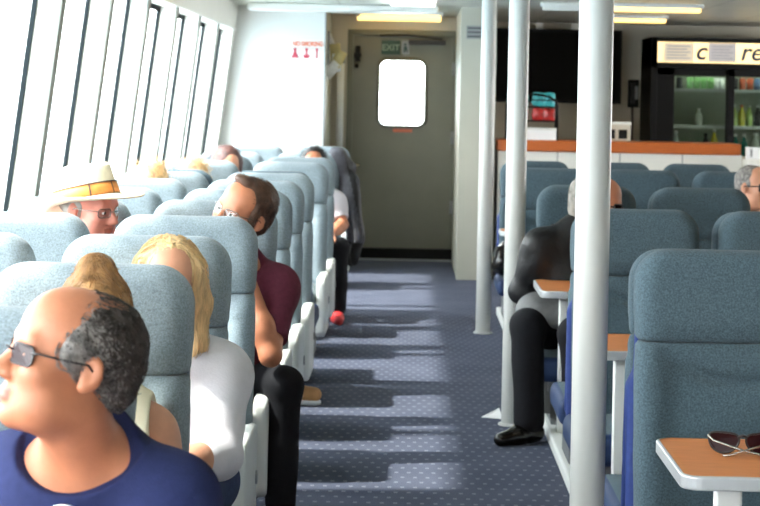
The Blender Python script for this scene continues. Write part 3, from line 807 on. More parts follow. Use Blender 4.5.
    rel(sdf_obj('trousers', rough(tf, .004, 18, 2), max(res,.008), (g('trousers', 'trouser_black'),), p, tf.bounds()))
    for s, (kn, an, toe) in legs.items():
        an = A3(*an); t = A3(*toe); t /= np.linalg.norm(t); sd = np.cross(t, (0,0,1))
        so = S(); base = A3(an[0], an[1], 0)
        so.cap(base-t*.045+A3(0,0,.040), base+t*.07+A3(0,0,.038), .038, .040, k=.03); so.cap(base+t*.07+A3(0,0,.036), base+t*.165+A3(0,0,.030), .042, .029, k=.02)
        so.cap(an+A3(0,0,.0), base+A3(0,0,.05), .042, .046, k=.03)
        so.box(base+t*.055+A3(0,0,-.04), A3(.30,.30,.0405), .001, I3, .002, True)
        rel(sdf_obj('shoe', so, max(res*.8,.006), (g('shoe', 'leather'),), p))
    return p, rel, h, lat, fwd, nb, sh
NOH = None
# --- bald man in the foreground
hb = Head((-.524,2.75,1.080), -64, -13, 0, .97)
p, rel, h, lat, fwd, nb, sh = person('bald grey-haired man in sunglasses and a navy T-shirt, in profile in front', dict(
    H=(-.60,2.93,.50), C=(-.505,2.84,.865), yaw=-18, sw=.185, head=hb, res=.0046, skin='skin', jowl=.010, belly=.03, neck=1.12, shirt='tee_blue', shirt_name='t_shirt', collar_band='tee_band', neckfrac=.34, neckslope=.12,
    folds=(.0035, 24), arms={1: ((-.285,2.72,.63),(-.42,2.47,.56),(-.6,-.8,-.1),(0,0,-1),.5), -1: ((-.80,2.70,.63),(-.68,2.45,.56),(.2,-1,-.1),(0,0,-1),.5)},
    legs={1: ((-.50,2.50,.49),(-.50,2.47,.09),(0,-1,0)), -1: ((-.72,2.50,.49),(-.72,2.47,.09),(0,-1,0))}, trousers='denim'))
hf = S()
h.ell(hf, (0,.020,.034), (.081,.099,.082))
for s in (-1,1): h.ell(hf, (s*.070,-.016,.006), (.013,.026,.040), k=.02)
h.ell(hf, (0,.075,-.015), (.060,.038,.058), k=.03)
bald = S(); h.ell(bald, (0,-.088,.090), (.078,.100,.095)); h.ell(bald, (0,-.10,-.02), (.11,.072,.10), k=.02)
for s in (-1,1):
    h.ell(bald, (s*.092,.012,-.012), (.022,.023,.031), k=.01); h.ell(bald, (s*.08,-.03,-.055), (.05,.05,.05), k=.02)
h.ell(bald, (0,.04,-.115), (.12,.10,.055), k=.02)
hair0 = rough(minus(hf, bald, .012), .0022, 120, 1)
def flow(P, N):
    l = h.local(P); t = (np.stack([np.zeros(len(P)), .8+0*l[:,0], -.55+0*l[:,0]],1)) @ h.R.T
    return t+.5*np.stack([np.sin(P[:,2]*160+P[:,0]*90), np.cos(P[:,0]*150), np.sin(P[:,1]*140)],1)
ho = rel(sdf_obj('hair', hair0, .0042, ('hair_grey','hair_pepper'), p, hf.bounds(), extra=lambda V, F: strands(V, F, 2600, lambda c: np.ones(len(c), bool), flow, .024, .0010, 5, .55, .0034, sd=hair0)))
hv = np.array([q.center[:] for q in ho.data.polygons]); hl = hb.local(hv)
ho.data.polygons.foreach_set('material_index', (np.random.default_rng(3).random(len(hl)) < 1/(1+np.exp(-(hl[:,1]+.5*hl[:,2]-.040)/.014))).astype(np.int32))
o = glasses(h, p, 'lens_dark', 'frame_dark', size=(.0255,.0165), r=.0017); rel(o)
bm = bm_new(); c0 = A3(-.505,2.84,.865)+fwd*.112+A3(.02,0,-.040)
e_ = S().ell(c0, A3(.040,.012,.040), rot3(-18))
bm.free()
rel(sdf_obj('shirt_print', S().slab(c0+A3(-.005,-.004,0), .034,.034,.022,.0335,.004,rot3(-18,-14)), .005, ('emblem',), p, label='round white print'))
# --- passenger with a bun, behind him
h = Head((-.660,3.72,1.008), 12, 34, 0, .90)
p, rel, h, lat, fwd, nb, sh = person('passenger with a light brown bun, bare shoulders, hidden behind the bald man', dict(
    H=(-.66,3.78,.50), C=(-.665,3.79,.785), yaw=0, sw=.150, head=h, res=.007, skin='skin_pale', shirt='cream', shirt_name='strappy_top', sleeve='none',
    arms={1: ((-.47,3.72,.60),(-.50,3.50,.54),(0,-1,0),(0,0,-1),.4), -1: ((-.83,3.72,.60),(-.79,3.50,.54),(0,-1,0),(0,0,-1),.4)},
    legs={1: ((-.59,3.40,.49),(-.59,3.42,.09),(0,-1,0)), -1: ((-.75,3.40,.49),(-.75,3.42,.09),(0,-1,0))}, trousers='paleblue'))
hf = S(); h.ell(hf, (0,.022,.040), (.085,.104,.090)); h.ell(hf, (0,.075,.112), (.044,.040,.034), k=.015)
fc = S(); h.ell(fc, (0,-.105,-.02), (.085,.075,.095)); h.ell(fc, (0,.0,-.12), (.12,.12,.07), k=.02)
def flow(P, N):
    l = h.local(P); t = np.stack([-l[:,0]*6, .4+0*l[:,0], 1+0*l[:,0]],1) @ h.R.T
    return t
rel(sdf_obj('hair', rough(minus(hf, fc, .01), .003, 70, 2), .006, ('hair_ltbrown',), p, hf.bounds(), extra=lambda V, F: strands(V, F, 700, lambda c: h.local(c)[:,1] > -.02, flow, .034, .0011, 5, .3, .0024, sd=minus(hf, fc, .01))))
so = S()
for i, q in enumerate(((0,0,0),(.018,0,-.012),(-.014,-.004,.010),(.006,-.006,-.030))): so.ell(sh[1]+A3(-.062,-.056,.052)+A3(*q), A3(.014,.009,.010), k=.006)
rel(sdf_obj('shoulder_strap', so, .005, ('cream',), p, label='cream gathered shoulder strap'))
# --- blonde woman
h = Head((-.618,4.54,1.010), 10, 6, 4, .96)
p, rel, h, lat, fwd, nb, sh = person('blonde woman in a white blouse, half hidden by the seat ahead', dict(
    H=(-.62,4.60,.50), C=(-.62,4.60,.79), yaw=8, sw=.175, head=h, res=.0065, skin='skin_pale', shirt='white_cotton', shirt_name='blouse', sleeve='elbow', folds=(.009, 30), eyes=True,
    arms={1: ((-.465,4.45,.59),(-.62,4.24,.58),(-1,-.4,0),(0,0,-1),.4), -1: ((-.79,4.50,.58),(-.72,4.28,.55),(.3,-1,0),(0,0,-1),.4)},
    legs={1: ((-.55,4.21,.50),(-.55,4.22,.09),(0,-1,0)), -1: ((-.73,4.21,.50),(-.73,4.22,.09),(0,-1,0))}, trousers='denim'))
hf = S(); h.ell(hf, (0,.020,.042), (.087,.106,.090))
for s in (-1,1):
    h.cap(hf, (s*.068,-.020,.055), (s*.086,-.012,-.04), .026, .030, k=.03); h.cap(hf, (s*.086,-.012,-.04), (s*.088,-.030,-.15), .030, .026, k=.03)
    h.cap(hf, (s*.088,-.030,-.15), (s*.070,-.050,-.215), .026, .014, k=.03)
h.cap(hf, (0,.075,.0), (0,.075,-.16), .070, .055, k=.04)
fc = S(); h.ell(fc, (.004,-.105,-.005), (.054,.085,.072)); h.ell(fc, (0,-.07,-.10), (.056,.07,.07), k=.03)
def flow(P, N):
    l = h.local(P); top = np.clip((l[:,2]-.03)/.07, 0, 1)
    return np.stack([np.sign(l[:,0]-.01)*top*1.3, .25*top, -.95+0*top],1) @ h.R.T
def hairgroove(P):
    l = h.local(P); return minus(hf, fc, .012)(P)+.0035*np.sin(np.arctan2(l[:,0], l[:,1]+.02)*22+l[:,2]*18)*.8
hairgroove.bounds = hf.bounds
rel(sdf_obj('hair', hairgroove, .0052, ('hair_blond',), p, hf.bounds(), extra=lambda V, F: strands(V, F, 1300, lambda c: (h.local(c)[:,1] > -.035) | (np.abs(h.local(c)[:,0]) > .062), flow, .08, .0011, 8, .12, .0026, 3, sd=hairgroove)))
# --- man in maroon
h = Head((-.577,6.12,1.096), -38, -6, 20, 1.0)
p, rel, h, lat, fwd, nb, sh = person('brown-haired man in glasses and a maroon T-shirt, chin on his hand', dict(
    H=(-.62,6.28,.50), C=(-.60,6.24,.85), yaw=-8, sw=.180, head=h, res=.0065, skin='skin', shirt='maroon', shirt_name='t_shirt', folds=(.004, 24), eyes=True, ph=3, legr=.84, jowl=.004,
    arms={1: ((-.462,6.02,.615),(-.560,6.10,.885),(-.25,.12,1),(-.9,.3,0),.7), -1: ((-.78,6.05,.60),(-.66,5.85,.58),(.6,-1,0),(0,0,-1),.4)},
    legs={1: ((-.418,6.08,.505),(-.420,6.06,.09),(.1,-1,0)), -1: ((-.70,5.86,.50),(-.70,5.84,.09),(0,-1,0))}, trousers='trouser_black'))
hf = S(); h.ell(hf, (0,.026,.042), (.084,.104,.090))
for s in (-1,1): h.ell(hf, (s*.070,-.012,.010), (.013,.018,.036), k=.02)
h.ell(hf, (0,.075,-.02), (.060,.042,.055), k=.03); h.ell(hf, (-.01,-.040,.118), (.042,.036,.018), k=.02)
fc = S(); h.ell(fc, (0,-.105,.022), (.078,.082,.098)); h.ell(fc, (0,-.03,-.10), (.12,.10,.075), k=.02)
for s in (-1,1): h.ell(fc, (s*.094,.010,-.012), (.022,.024,.036), k=.01)
def flow(P, N):
    l = h.local(P); return np.stack([.5*np.sign(l[:,0]), .9+0*l[:,0], -.2-1.2*(l[:,2] < .06)],1) @ h.R.T
rel(sdf_obj('hair', rough(minus(hf, fc, .01), .003, 75, 4), .0055, ('hair_brown',), p, hf.bounds(), extra=lambda V, F: strands(V, F, 900, lambda c: h.local(c)[:,1] > -.05, flow, .030, .0011, 5, .35, .0030, 4, sd=minus(hf, fc, .01))))
o = glasses(h, p, 'lens_clear', 'wire', size=(.024,.0165), r=.0014, name='eyeglasses'); rel(o)
# --- man in the straw hat
h = Head((-1.125,6.2,1.100), 62, 8, -4, 1.0)
p, rel, h, lat, fwd, nb, sh = person('man in a cream straw hat with an orange band, looking down', dict(
    H=(-1.25,6.28,.50), C=(-1.19,6.24,.84), yaw=20, sw=.19, head=h, res=.007, skin='skin_red', shirt='white_cotton', shirt_name='shirt', sleeve='long', eyes=True, jowl=.006,
    arms={1: ((-1.02,6.15,.58),(-1.10,5.92,.56),(-.2,-1,0),(0,0,-1),.4), -1: ((-1.42,6.10,.58),(-1.34,5.90,.56),(.2,-1,0),(0,0,-1),.4)},
    legs={1: ((-1.16,5.88,.50),(-1.16,5.86,.09),(0,-1,0)), -1: ((-1.34,5.88,.50),(-1.34,5.86,.09),(0,-1,0))}, trousers='denim'))
hf = S(); h.ell(hf, (0,.030,.020), (.081,.100,.075)); fc = S(); h.ell(fc, (0,-.09,.0), (.12,.085,.12)); h.ell(fc, (0,.02,-.10), (.12,.12,.07), k=.02)
rel(sdf_obj('hair', rough(minus(hf, fc, .01), .002, 90), .007, ('hair_silver',), p, hf.bounds()))
o = glasses(h, p, 'lens_clear', 'wire', size=(.023,.016), r=.0014, name='eyeglasses'); rel(o)
hm = Matrix.Translation(Vector(h.w((0,.016,.018)))) @ Matrix(rot3(58,-13,-2).tolist()).to_4x4() @ Matrix.Scale(1.12,4)
bm = bm_new(); seg = 48
prof = [(.0,.118),(.050,.120),(.076,.113),(.085,.100),(.0905,.060),(.098,.006),(.104,.001),(.135,-.006),(.172,-.003),(.178,.001),(.175,.004),(.135,.000),(.102,.008)]
rings = []
for r_, z in prof:
    ring = []
    for k in range(seg):
        a = 2*math.pi*k/seg; br_ = 1+max(0,(r_-.104)/.074)*(-.16-.14*math.sin(a)); x = r_*br_*math.cos(a); y = r_*br_*math.sin(a)*1.12
        zz = z+(.020*abs(math.cos(a))**2*((r_-.10)/.078) if r_ > .10 else 0)-(.022*abs(math.sin(a))*((r_-.10)/.078) if r_ > .10 else 0)
        if z > .10: zz -= .010*max(0, 1-(abs(x)/.045)**2)*(1 if r_ < .08 else .3)
        ring.append(bm.verts.new(hm @ Vector((x, y, zz)))) if r_ > 0 else None
    if r_ == 0: ring = [bm.verts.new(hm @ Vector((0,0,.094)))]
    rings.append(ring)
for A, B in zip(rings, rings[1:]):
    for k in range(seg):
        q = []
        for v in (A[k%len(A)],A[(k+1)%len(A)],B[(k+1)%len(B)],B[k%len(B)]):
            if v not in q: q.append(v)
        bm.faces.new(q)
hat = rel(fin('straw_hat', bm, 'straw', p, True))
def hat_ring(name, z0, z1, m, grow, a0=0, a1=2*math.pi, n=48, z0b=None):
    bm = bm_new(); P = []
    for i in range(n+1):
        a = a0+(a1-a0)*i/n
        def pt(z, g): rr = .0985-(z-.006)*.138+g; return hm @ Vector((rr*math.cos(a), rr*math.sin(a)*1.12, z))
        P.append([bm.verts.new(pt(z, g)) for z, g in ((z0,.0),(z0,grow),(z1,grow),(z1,.0))])
    for A, B in zip(P, P[1:]):
        for k in range(3): bm.faces.new((A[k],A[k+1],B[k+1],B[k]))
    return fin(name, bm, m, hat, True)
hat_ring('hat_band', .009, .046, 'band', .003)
hat_ring('band_edge', .006, .0095, 'band_dark', .0045); hat_ring('band_edge', .0455, .049, 'band_dark', .0045)
for a in (-2.35,-1.55,-.75): hat_ring('band_mark', .010, .045, 'band_dark', .0042, a, a+.05, 3)
# --- man in the black jacket
h = Head((.870,8.02,1.045), 74, 10, 0, 1.08)
p, rel, h, lat, fwd, nb, sh = person('man in a black jacket with one leg in the aisle, behind the column', dict(
    H=(.78,8.10,.47), C=(.745,8.06,.86), yaw=22, sw=.20, head=h, res=.0075, skin='skin', shirt='jacket_black', shirt_name='jacket', sleeve='long', folds=(.010, 26), ph=2, belly=.01, neckfrac=.65, neckslope=.2, depth=.09,
    arms={-1: ((.535,8.05,.635),(.70,8.03,.585),(1,-.1,-.1),(0,0,-1),.5), 1: ((.985,7.98,.62),(.90,8.02,.60),(-1,0,-.1),(0,0,-1),.5)},
    legs={-1: ((.545,7.82,.505),(.555,7.74,.09),(-.8,-.6,0)), 1: ((.74,7.62,.50),(.76,7.56,.09),(0,-1,0))}, trousers='trouser_black'))
hf = S(); h.ell(hf, (0,.026,.038), (.083,.106,.088)); h.ell(hf, (0,.080,-.03), (.058,.042,.055), k=.03)
for s in (-1,1): h.ell(hf, (s*.070,-.008,.010), (.013,.020,.036), k=.02)
fc = S(); h.ell(fc, (0,-.105,.010), (.074,.078,.10)); h.ell(fc, (0,-.03,-.10), (.12,.10,.075), k=.02)
for s in (-1,1): h.ell(fc, (s*.094,.010,-.012), (.022,.024,.036), k=.01)
rel(sdf_obj('hair', rough(minus(hf, fc, .01), .003, 75, 4), .006, ('hair_silver',), p, hf.bounds(), extra=lambda V, F: strands(V, F, 500, lambda c: np.ones(len(c), bool), lambda P, N: np.tile(h.R @ A3(0,.8,-.5),(len(P),1)), .03, .0012, 4, .3, .002, 5, sd=minus(hf, fc, .01))))
o = glasses(h, p, 'lens_dark', 'frame_dark', size=(.027,.020), r=.0028); rel(o)
so = S().ell((.66,7.96,.545), (.15,.13,.075), rot3(-20)).cap((.60,8.03,.56),(.58,7.90,.535),.09,.082,k=.04)
rel(sdf_obj('jacket_hem', rough(so, .005, 30), .009, ('lining',), p, so.bounds(), label='grey jacket lining showing at the hem'))
so = S(); bm = bm_new()
for s in (-1,1): add_prism(bm, [(0,0),(.075,-.02),(.055,-.075),(.01,-.06)], 1, -.006, .006) if s < 0 else None
bmesh.ops.transform(bm, matrix=Matrix.Translation(Vector(nb+A3(-.085,-.03,.035))) @ Matrix.Rotation(R(20),4,'Z') @ Matrix.Rotation(R(-25),4,'X'), verts=bm.verts)
rel(fin('collar', bm, 'jacket_black', p, bevel=.004))
# --- grey-haired man in sunglasses by the right edge
h = Head((1.975,9.98,1.045), 42, 0, 3, 1.02)
p, rel, h, lat, fwd, nb, sh = person('grey-haired man in dark sunglasses sitting alone by the counter', dict(
    H=(1.97,10.17,.48), C=(1.98,10.12,.84), yaw=15, sw=.19, head=h, res=.009, skin='skin_pale', shirt='paleblue', shirt_name='shirt', sleeve='long',
    arms={1: ((2.19,10.0,.60),(2.10,9.80,.56),(-.2,-1,0),(0,0,-1),.4), -1: ((1.77,10.0,.60),(1.85,9.80,.56),(.2,-1,0),(0,0,-1),.4)},
    legs={1: ((2.06,9.76,.49),(2.06,9.74,.09),(0,-1,0)), -1: ((1.88,9.76,.49),(1.88,9.74,.09),(0,-1,0))}, trousers='denim'))
hf = S(); h.ell(hf, (0,.024,.042), (.081,.101,.086)); h.ell(hf, (0,.075,-.02), (.058,.040,.052), k=.03)
fc = S(); h.ell(fc, (0,-.105,.005), (.075,.080,.10)); h.ell(fc, (0,-.03,-.10), (.12,.10,.075), k=.02)
for s in (-1,1): h.ell(fc, (s*.094,.010,-.012), (.022,.024,.036), k=.01)
rel(sdf_obj('hair', rough(minus(hf, fc, .01), .003, 75, 4), .008, ('hair_grey',), p, hf.bounds()))
o = glasses(h, p, 'lens_dark', 'frame_dark', size=(.029,.022), r=.0028); rel(o)
# --- far passengers in the window block, heads above the seats
def far_person(label, x, y, top, hairmat, skin, shirt, yaw=0, long=False, curl=False, k=1.0, fluff=1.0, trousers='denim', shoe='leather', arm=None, sw=.185, legx=0):
    h = Head((x,y-.10,top-.128*k), yaw, 10, 0, k)
    cz = top-.36
    p, rel, h, lat, fwd, nb, sh = person(label, dict(H=(x,y-.02,.49), C=(x,y-.06,cz), yaw=yaw*.2, sw=sw, head=h, res=.011, skin=skin, shirt=shirt, shirt_name='shirt',
        arms={1: arm or ((x+.19,y-.16,.62),(x+.12,y-.38,.58),(-.2,-1,0),(0,0,-1),.4), -1: ((x-.19,y-.16,.62),(x-.12,y-.38,.58),(.2,-1,0),(0,0,-1),.4)},
        legs={1: ((x+.09+legx,y-.40,.50),(x+.09+legx,y-.42,.09),(.15,-1,0)), -1: ((x-.09,y-.40,.50),(x-.09,y-.42,.09),(0,-1,0))}, trousers=trousers, shoe=shoe))
    hf = S(); h.ell(hf, (0,.020,.042), A3(.086,.104,.088)*fluff)
    if long:
        for s in (-1,1): h.cap(hf, (s*.07,.0,.03), (s*.08,-.01,-.18), .034, .026, k=.03)
        h.cap(hf, (0,.07,.0), (0,.07,-.18), .07, .05, k=.03)
    fc = S(); h.ell(fc, (0,-.108,-.01), (.068,.078,.092)); h.ell(fc, (0,-.06,-.10), (.07,.09,.07), k=.02)
    fl = (lambda P, N: N+RNG.normal(0,.8,P.shape)) if curl else (lambda P, N: np.tile(h.R @ A3(0,.5,-.7),(len(P),1)))
    rel(sdf_obj('hair', rough(minus(hf, fc, .01), .006 if curl else .003, 60, 4), .009, (hairmat,), p, hf.bounds(), extra=lambda V, F: strands(V, F, 350, lambda c: np.ones(len(c), bool), fl, .05 if curl else .04, .002, 5, .6 if curl else .25, .004, 6)))
    return p
far_person('passenger with curly blond hair in a window seat, only the curls showing', -1.285, 8.82, 1.165, 'hair_blond', 'skin_pale', 'paleblue', curl=True, fluff=1.05)
far_person('passenger with pale blond hair farther up the window seats, a low tuft showing', -1.27, 10.42, 1.125, 'hair_blond', 'skin_pale', 'white_cotton', curl=True)
far_person('passenger with long auburn hair in a window seat near the partition', -1.165, 11.32, 1.185, 'hair_red', 'skin_pale', 'paleblue', long=True, yaw=25, fluff=1.08)
far_person('dark-haired passenger in a white T-shirt and red shoes, beside the hanging jacket', -.655, 12.2, 1.165, 'hair_black', 'skin', 'white_cotton', trousers='trouser_black', shoe='red', arm=((-.445,12.05,.64),(-.52,11.82,.58),(-.4,-1,0),(0,0,-1),.4), legx=.10)

# ------------------------------------------------------------------ things in the cabin
# charcoal jacket draped over the aisle corner of the seat by the door
f = S().slab((-.44,12.40,.86), .055,.30,.055,.05,.03, rot3(0,4,-14), k=.03).cap((-.52,12.42,1.115),(-.42,12.42,1.02),.045,.05,k=.05).cap((-.40,12.36,.92),(-.335,12.32,.52),.055,.040,k=.04).cap((-.345,12.32,.55),(-.37,12.30,.36),.042,.030,k=.03).cap((-.41,12.46,.70),(-.395,12.45,.34),.045,.035,k=.04)
jk = sdf_obj('jacket', rough(f, .008, 24, 2), .011, ('jacket_grey','jacket_black'), None, f.bounds(), pick=lambda P: ((P[:,2] < .50) | (np.abs((P[:,0]+.38)-.25*(P[:,2]-.9)*-1) < .022)).astype(np.int32))
tag(jk, 'charcoal and black jacket hanging off the seat by the door', 'jacket')
def chaikin(P, n=2):
    for _ in range(n): P = [q for a, b in zip(P, P[1:]+P[:1]) for q in ((.75*a[0]+.25*b[0], .75*a[1]+.25*b[1]), (.25*a[0]+.75*b[0], .25*a[1]+.75*b[1]))]
    return P
LENS = chaikin([(-.029,.036),(-.020,.043),(.012,.045),(.030,.042),(.033,.030),(.027,.012),(.012,.002),(-.006,.002),(-.021,.011),(-.029,.024)])
# dark sunglasses lying folded on the near table
sg = thing('sunglasses', 'dark sunglasses with silver temples lying on the near orange table', 'sunglasses', (.782,4.03,.70), R(-6)); sg.scale = (1.12,1.12,1.12)
def gl(x): return .004+abs(x)**2*2.2
bm = bm_new()
for s in (-1,1):
    P = [(s*(.036+x), gl(.036+x), z) for x, z in LENS]
    add_tube(bm, P, .0024, 8, True)
add_tube(bm, [(-.009,.004,.036),(0,.002,.040),(.009,.004,.036)], .003, 8)
fin('frame', bm, 'frame_dark', sg, True)
for s in (-1,1):
    bm = bm_new(); pts = [(s*(.036+x), z) for x, z in LENS]
    a = [bm.verts.new((x, gl(x)-.001, z)) for x, z in pts]; b = [bm.verts.new((x, gl(x)+.001, z)) for x, z in pts]
    bm.faces.new(a); bm.faces.new(b[::-1]); n = len(pts)
    for i in range(n): bm.faces.new((a[i],b[i],b[(i+1)%n],a[(i+1)%n]))
    fin('lens', bm, 'lens_dark', sg)
bm = bm_new(); add_tube(bm, [(-.068,.014,.039),(-.070,.004,.037),(-.060,-.010,.030),(.0,-.016,.012),(.050,-.018,.003),(.062,-.017,.0025)], .0022, 8); fin('temple', bm, 'wire', sg, True)
bm = bm_new(); add_tube(bm, [(.068,.014,.039),(.070,.002,.037),(.060,-.016,.031),(.0,-.024,.013),(-.030,-.026,.003),(-.042,-.025,.0025)], .0022, 8); fin('temple', bm, 'wire', sg, True)
# counter
ct = thing('counter', 'long white counter with an orange wood top below the drinks cooler', 'counter', (.745,14.8,0))
CW = 2.065
box('countertop', (0,0,1.095), (CW,.62,1.19), 'orangewood', ct, bevel=.012)
for i, (a, b) in enumerate(((0.01,.51),(.52,1.04),(1.05,1.57),(1.58,2.08))): box('front_panel', (a,.04,.10), (b,.06,1.095), 'wallwhite', ct, bevel=.004)
box('plinth', (0,.06,0), (CW,.58,.10), 'darkmetal', ct); box('carcass', (0.005,.06,.10), (CW,.60,1.095), 'greymetal', ct)
ce = thing('cabinet', 'white end cabinet at the right end of the orange-topped counter', 'cabinet', (2.83,14.62,0))
box('cabinet_body', (0,0,0), (.70,.80,1.07), 'wallwhite', ce, bevel=.008)
box('front_panel', (.06,-.012,.10), (.66,0,1.03), 'white', ce, bevel=.004)
bx = thing('carton', 'white carton standing on the end cabinet by the counter', 'carton', (2.84,14.66,1.07))
box('carton_body', (0,0,0), (.16,.12,.10), 'paper', bx, bevel=.004); box('carton_flap', (.02,-.003,.02), (.035,0,.085), 'greymetal', bx)
f = S(); rg = random.Random(4)
for i in range(16): f.ell((2.99+rg.uniform(-.02,.20), 14.86+rg.uniform(-.08,.08), 1.17+rg.uniform(-.01,.11)), (.05,.05,.04), k=.02)
f.cap((2.92,14.86,1.09),(3.18,14.86,1.09),.022,k=.03)
M['darkgreen'] = mat('dark_green_bag', (66,72,58), .7, var=.25, scale=25)
tag(sdf_obj('bag', rough(f, .006, 50), .012, ('darkgreen',), None, f.bounds()), 'dark olive bag on the end cabinet behind the white carton', 'bag')
# black television on the wall behind the counter
tv = thing('television', 'large black television mounted on the wall behind the counter', 'television', (1.44,17.08,1.51))
box('screen_body', (-.62,0,0), (.62,.07,.72), 'black', tv, bevel=.01); box('screen', (-.595,-.004,.03), (.595,.0,.69), 'screen', tv)
for x in (-.19,.16):
    bm = bm_new(); add_box(bm, (x-.035,.01,.72), (x+.035,.06,.78)); add_box(bm, (x-.012,.02,.70), (x+.012,.20,.76)); fin('wall_bracket', bm, 'white', tv, bevel=.004)
# wire snack rack on the counter
rk = thing('snack_rack', 'black wire snack rack on the counter below the television', 'rack', (1.05,15.08,1.19))
bm = bm_new()
for y in (-.10,.10):
    P = [(-.215,y,0),(-.215,y,.30)]+[(-.215+.215*(1-math.cos(t)), y, .30+.09*math.sin(t)) for t in [R(x) for x in range(0,181,20)]][1:]+[(.215,y,0)]
    add_tube(bm, P, .009, 6)
for z in (.02,.16,.28,.34):
    for y in (-.10,.10): add_tube(bm, [(-.215,y,z),(.215,y,z)], .006, 6)
    for x in (-.215,.215): add_tube(bm, [(x,-.10,z),(x,.10,z)], .006, 6)
for i in range(9): add_tube(bm, [(-.19+i*.0475,-.1,.16),(-.19+i*.0475,.1,.16)], .004, 6)
fin('wire_frame', bm, 'black', rk, True)
box('rack_base', (-.10,-.11,.0), (.21,.10,.012), 'black', rk)
def packet(x, y, z, m, label, rz=0, w=.05, hgt=.12):
    f = S().slab((0,0,hgt/2), w, hgt/2, .016, .015, .012, I3).ell((0,0,hgt/2), (w*.8,.026,hgt*.38), k=.02)
    o = sdf_obj('snack_packet', rough(f, .0025, 60, x*9), .008, (m,), None, f.bounds()); o.location = (x,y,z); o.rotation_euler = (0,0,rz)
    tag(o, label, 'packet', 'packets in the wire snack rack')
for i, x in enumerate((.885,.965,1.10,1.195)): packet(x, 15.03, 1.476, 'teal_bag', ['teal packet at the far left of the rack\'s top tier','teal packet behind the second column, top tier of the rack','teal packet just right of the second column, top tier of the rack','teal packet at the right end of the rack\'s top tier'][i], .1*(i-1.5))
for i, x in enumerate((.885,.965,1.10,1.195)): packet(x, 15.03, 1.356, 'red_bag', ['red packet at the far left of the rack\'s middle tier','red packet behind the second column, middle tier of the rack','red packet just right of the second column, middle tier of the rack','red packet at the right end of the rack\'s middle tier'][i], -.08*(i-1.5), hgt=.105)
bxx = thing('carton', 'low white box on the counter in front of the snack rack', 'carton', (1.12,14.93,1.19))
box('carton_body', (-.13,-.04,0), (.13,.04,.10), 'paper', bxx, bevel=.004); box('carton_lid', (-.132,-.042,.085), (.132,.042,.105), 'wallwhite', bxx, bevel=.003)
# small machine on the counter, left of the cooler
mc = thing('machine', 'small beige counter machine with two dark slots beside the cooler', 'machine', (1.80,15.1,1.19))
box('machine_body', (-.19,0,.0), (.11,.26,.155), 'tanwall', mc, bevel=.012)
box('machine_lid', (-.195,-.006,.14), (.115,.265,.165), 'wallwhite', mc, bevel=.006)
for x in (-.10,.005): box('slot', (x,-.004,.02), (x+.075,.004,.10), 'black', mc, bevel=.003)
# wall phone
ph = thing('wall_phone', 'black wall phone with a hanging cord, left of the cooler', 'phone', (2.20,17.28,1.62))
box('phone_base', (-.055,-.05,-.14), (.055,.0,.135), 'black', ph, bevel=.012)
bm = bm_new(); add_tube(bm, [(-.012,-.075,-.10),(-.012,-.085,0),(-.012,-.075,.10)], [.024,.014,.024], 10); fin('handset', bm, 'darkmetal', ph, True)
bm = bm_new()
P = [(-.01+.012*math.cos(i*1.4), -.045+.012*math.sin(i*1.4), -.14-.0045*i) for i in range(78)]
add_tube(bm, P, .006, 5); fin('cord', bm, 'cord', ph, True)
box('keypad', (.012,-.056,-.06), (.045,-.05,.07), 'greymetal', ph)
# drinks cooler
fxc, fy, fw, fh = 2.255, 16.42, 1.60, 2.148; fx0 = 2.155
fr = thing('drinks_cooler', 'tall black drinks cooler with sliding glass doors and a lit header sign', 'cooler', (fxc,fy,0))
bm = bm_new(); d_ = .72
add_box(bm, (0,0,0), (.06,d_,fh)); add_box(bm, (fw-.06,0,0), (fw,d_,fh)); add_box(bm, (0,0,0), (fw,d_,.12)); add_box(bm, (0,0,1.86), (fw,d_,1.905)); add_box(bm, (0,.06,1.905), (fw,d_,fh)); add_box(bm, (0,0,fh-.04), (fw,.10,fh)); add_box(bm, (0,0,1.86), (.06,.1,fh))
fin('cabinet_shell', bm, 'black', fr, bevel=.004)
bm = bm_new(); add_box(bm, (.06,d_-.03,.12), (fw-.06,d_-.01,1.86)); fin('liner', bm, 'coolerback', fr)
box('header_sign', (.035,.004,1.912), (fw-.065,.03,2.104), 'sign_lit', fr)
hs = [c for c in fr.children if c.name.startswith('header_sign')][0]
for body, x in (('c', .460), ('re', .935)):
    text_mesh('sign_letters', body, .235, 'sign_text', Matrix.Translation((x,.003,1.945)) @ FACE_CAM, hs, .002, .25, offset=.004)
for z in (1.66,1.315,1.00,.66):
    bm = bm_new(); add_box(bm, (.06,.13,z-.012), (fw-.06,d_-.04,z)); add_box(bm, (.06,.12,z-.02), (fw-.06,.132,z+.012)); fin('shelf', bm, 'alu', fr)
def cdoor(x0, x1, y, lf):
    bm = bm_new()
    add_box(bm, (x0,y,.12), (x0+lf,y+.035,1.86)); add_box(bm, (x1-.055,y,.12), (x1,y+.035,1.86)); add_box(bm, (x0,y,.12), (x1,y+.035,.20)); add_box(bm, (x0,y,1.79), (x1,y+.035,1.86))
    dd = fin('cooler_door', bm, 'black', fr, bevel=.003)
    box('glass_pane', (x0+lf,y+.012,.20), (x1-.055,y+.020,1.79), 'fridgeglass', dd)
    bm = bm_new(); add_box(bm, (x1-.045,y-.02,1.0), (x1-.025,y,1.40)); fin('handle', bm, 'darkmetal', dd)
cdoor(.06,.775,.05,.17); cdoor(.73,fw-.06,.008,.06)
bm = bm_new(); add_box(bm, (.10,.14,1.835), (fw-.10,.17,1.86)); fin('cooler_lamp', bm, emit_mat('cooler_lamp', (235,245,225), 9), fr)
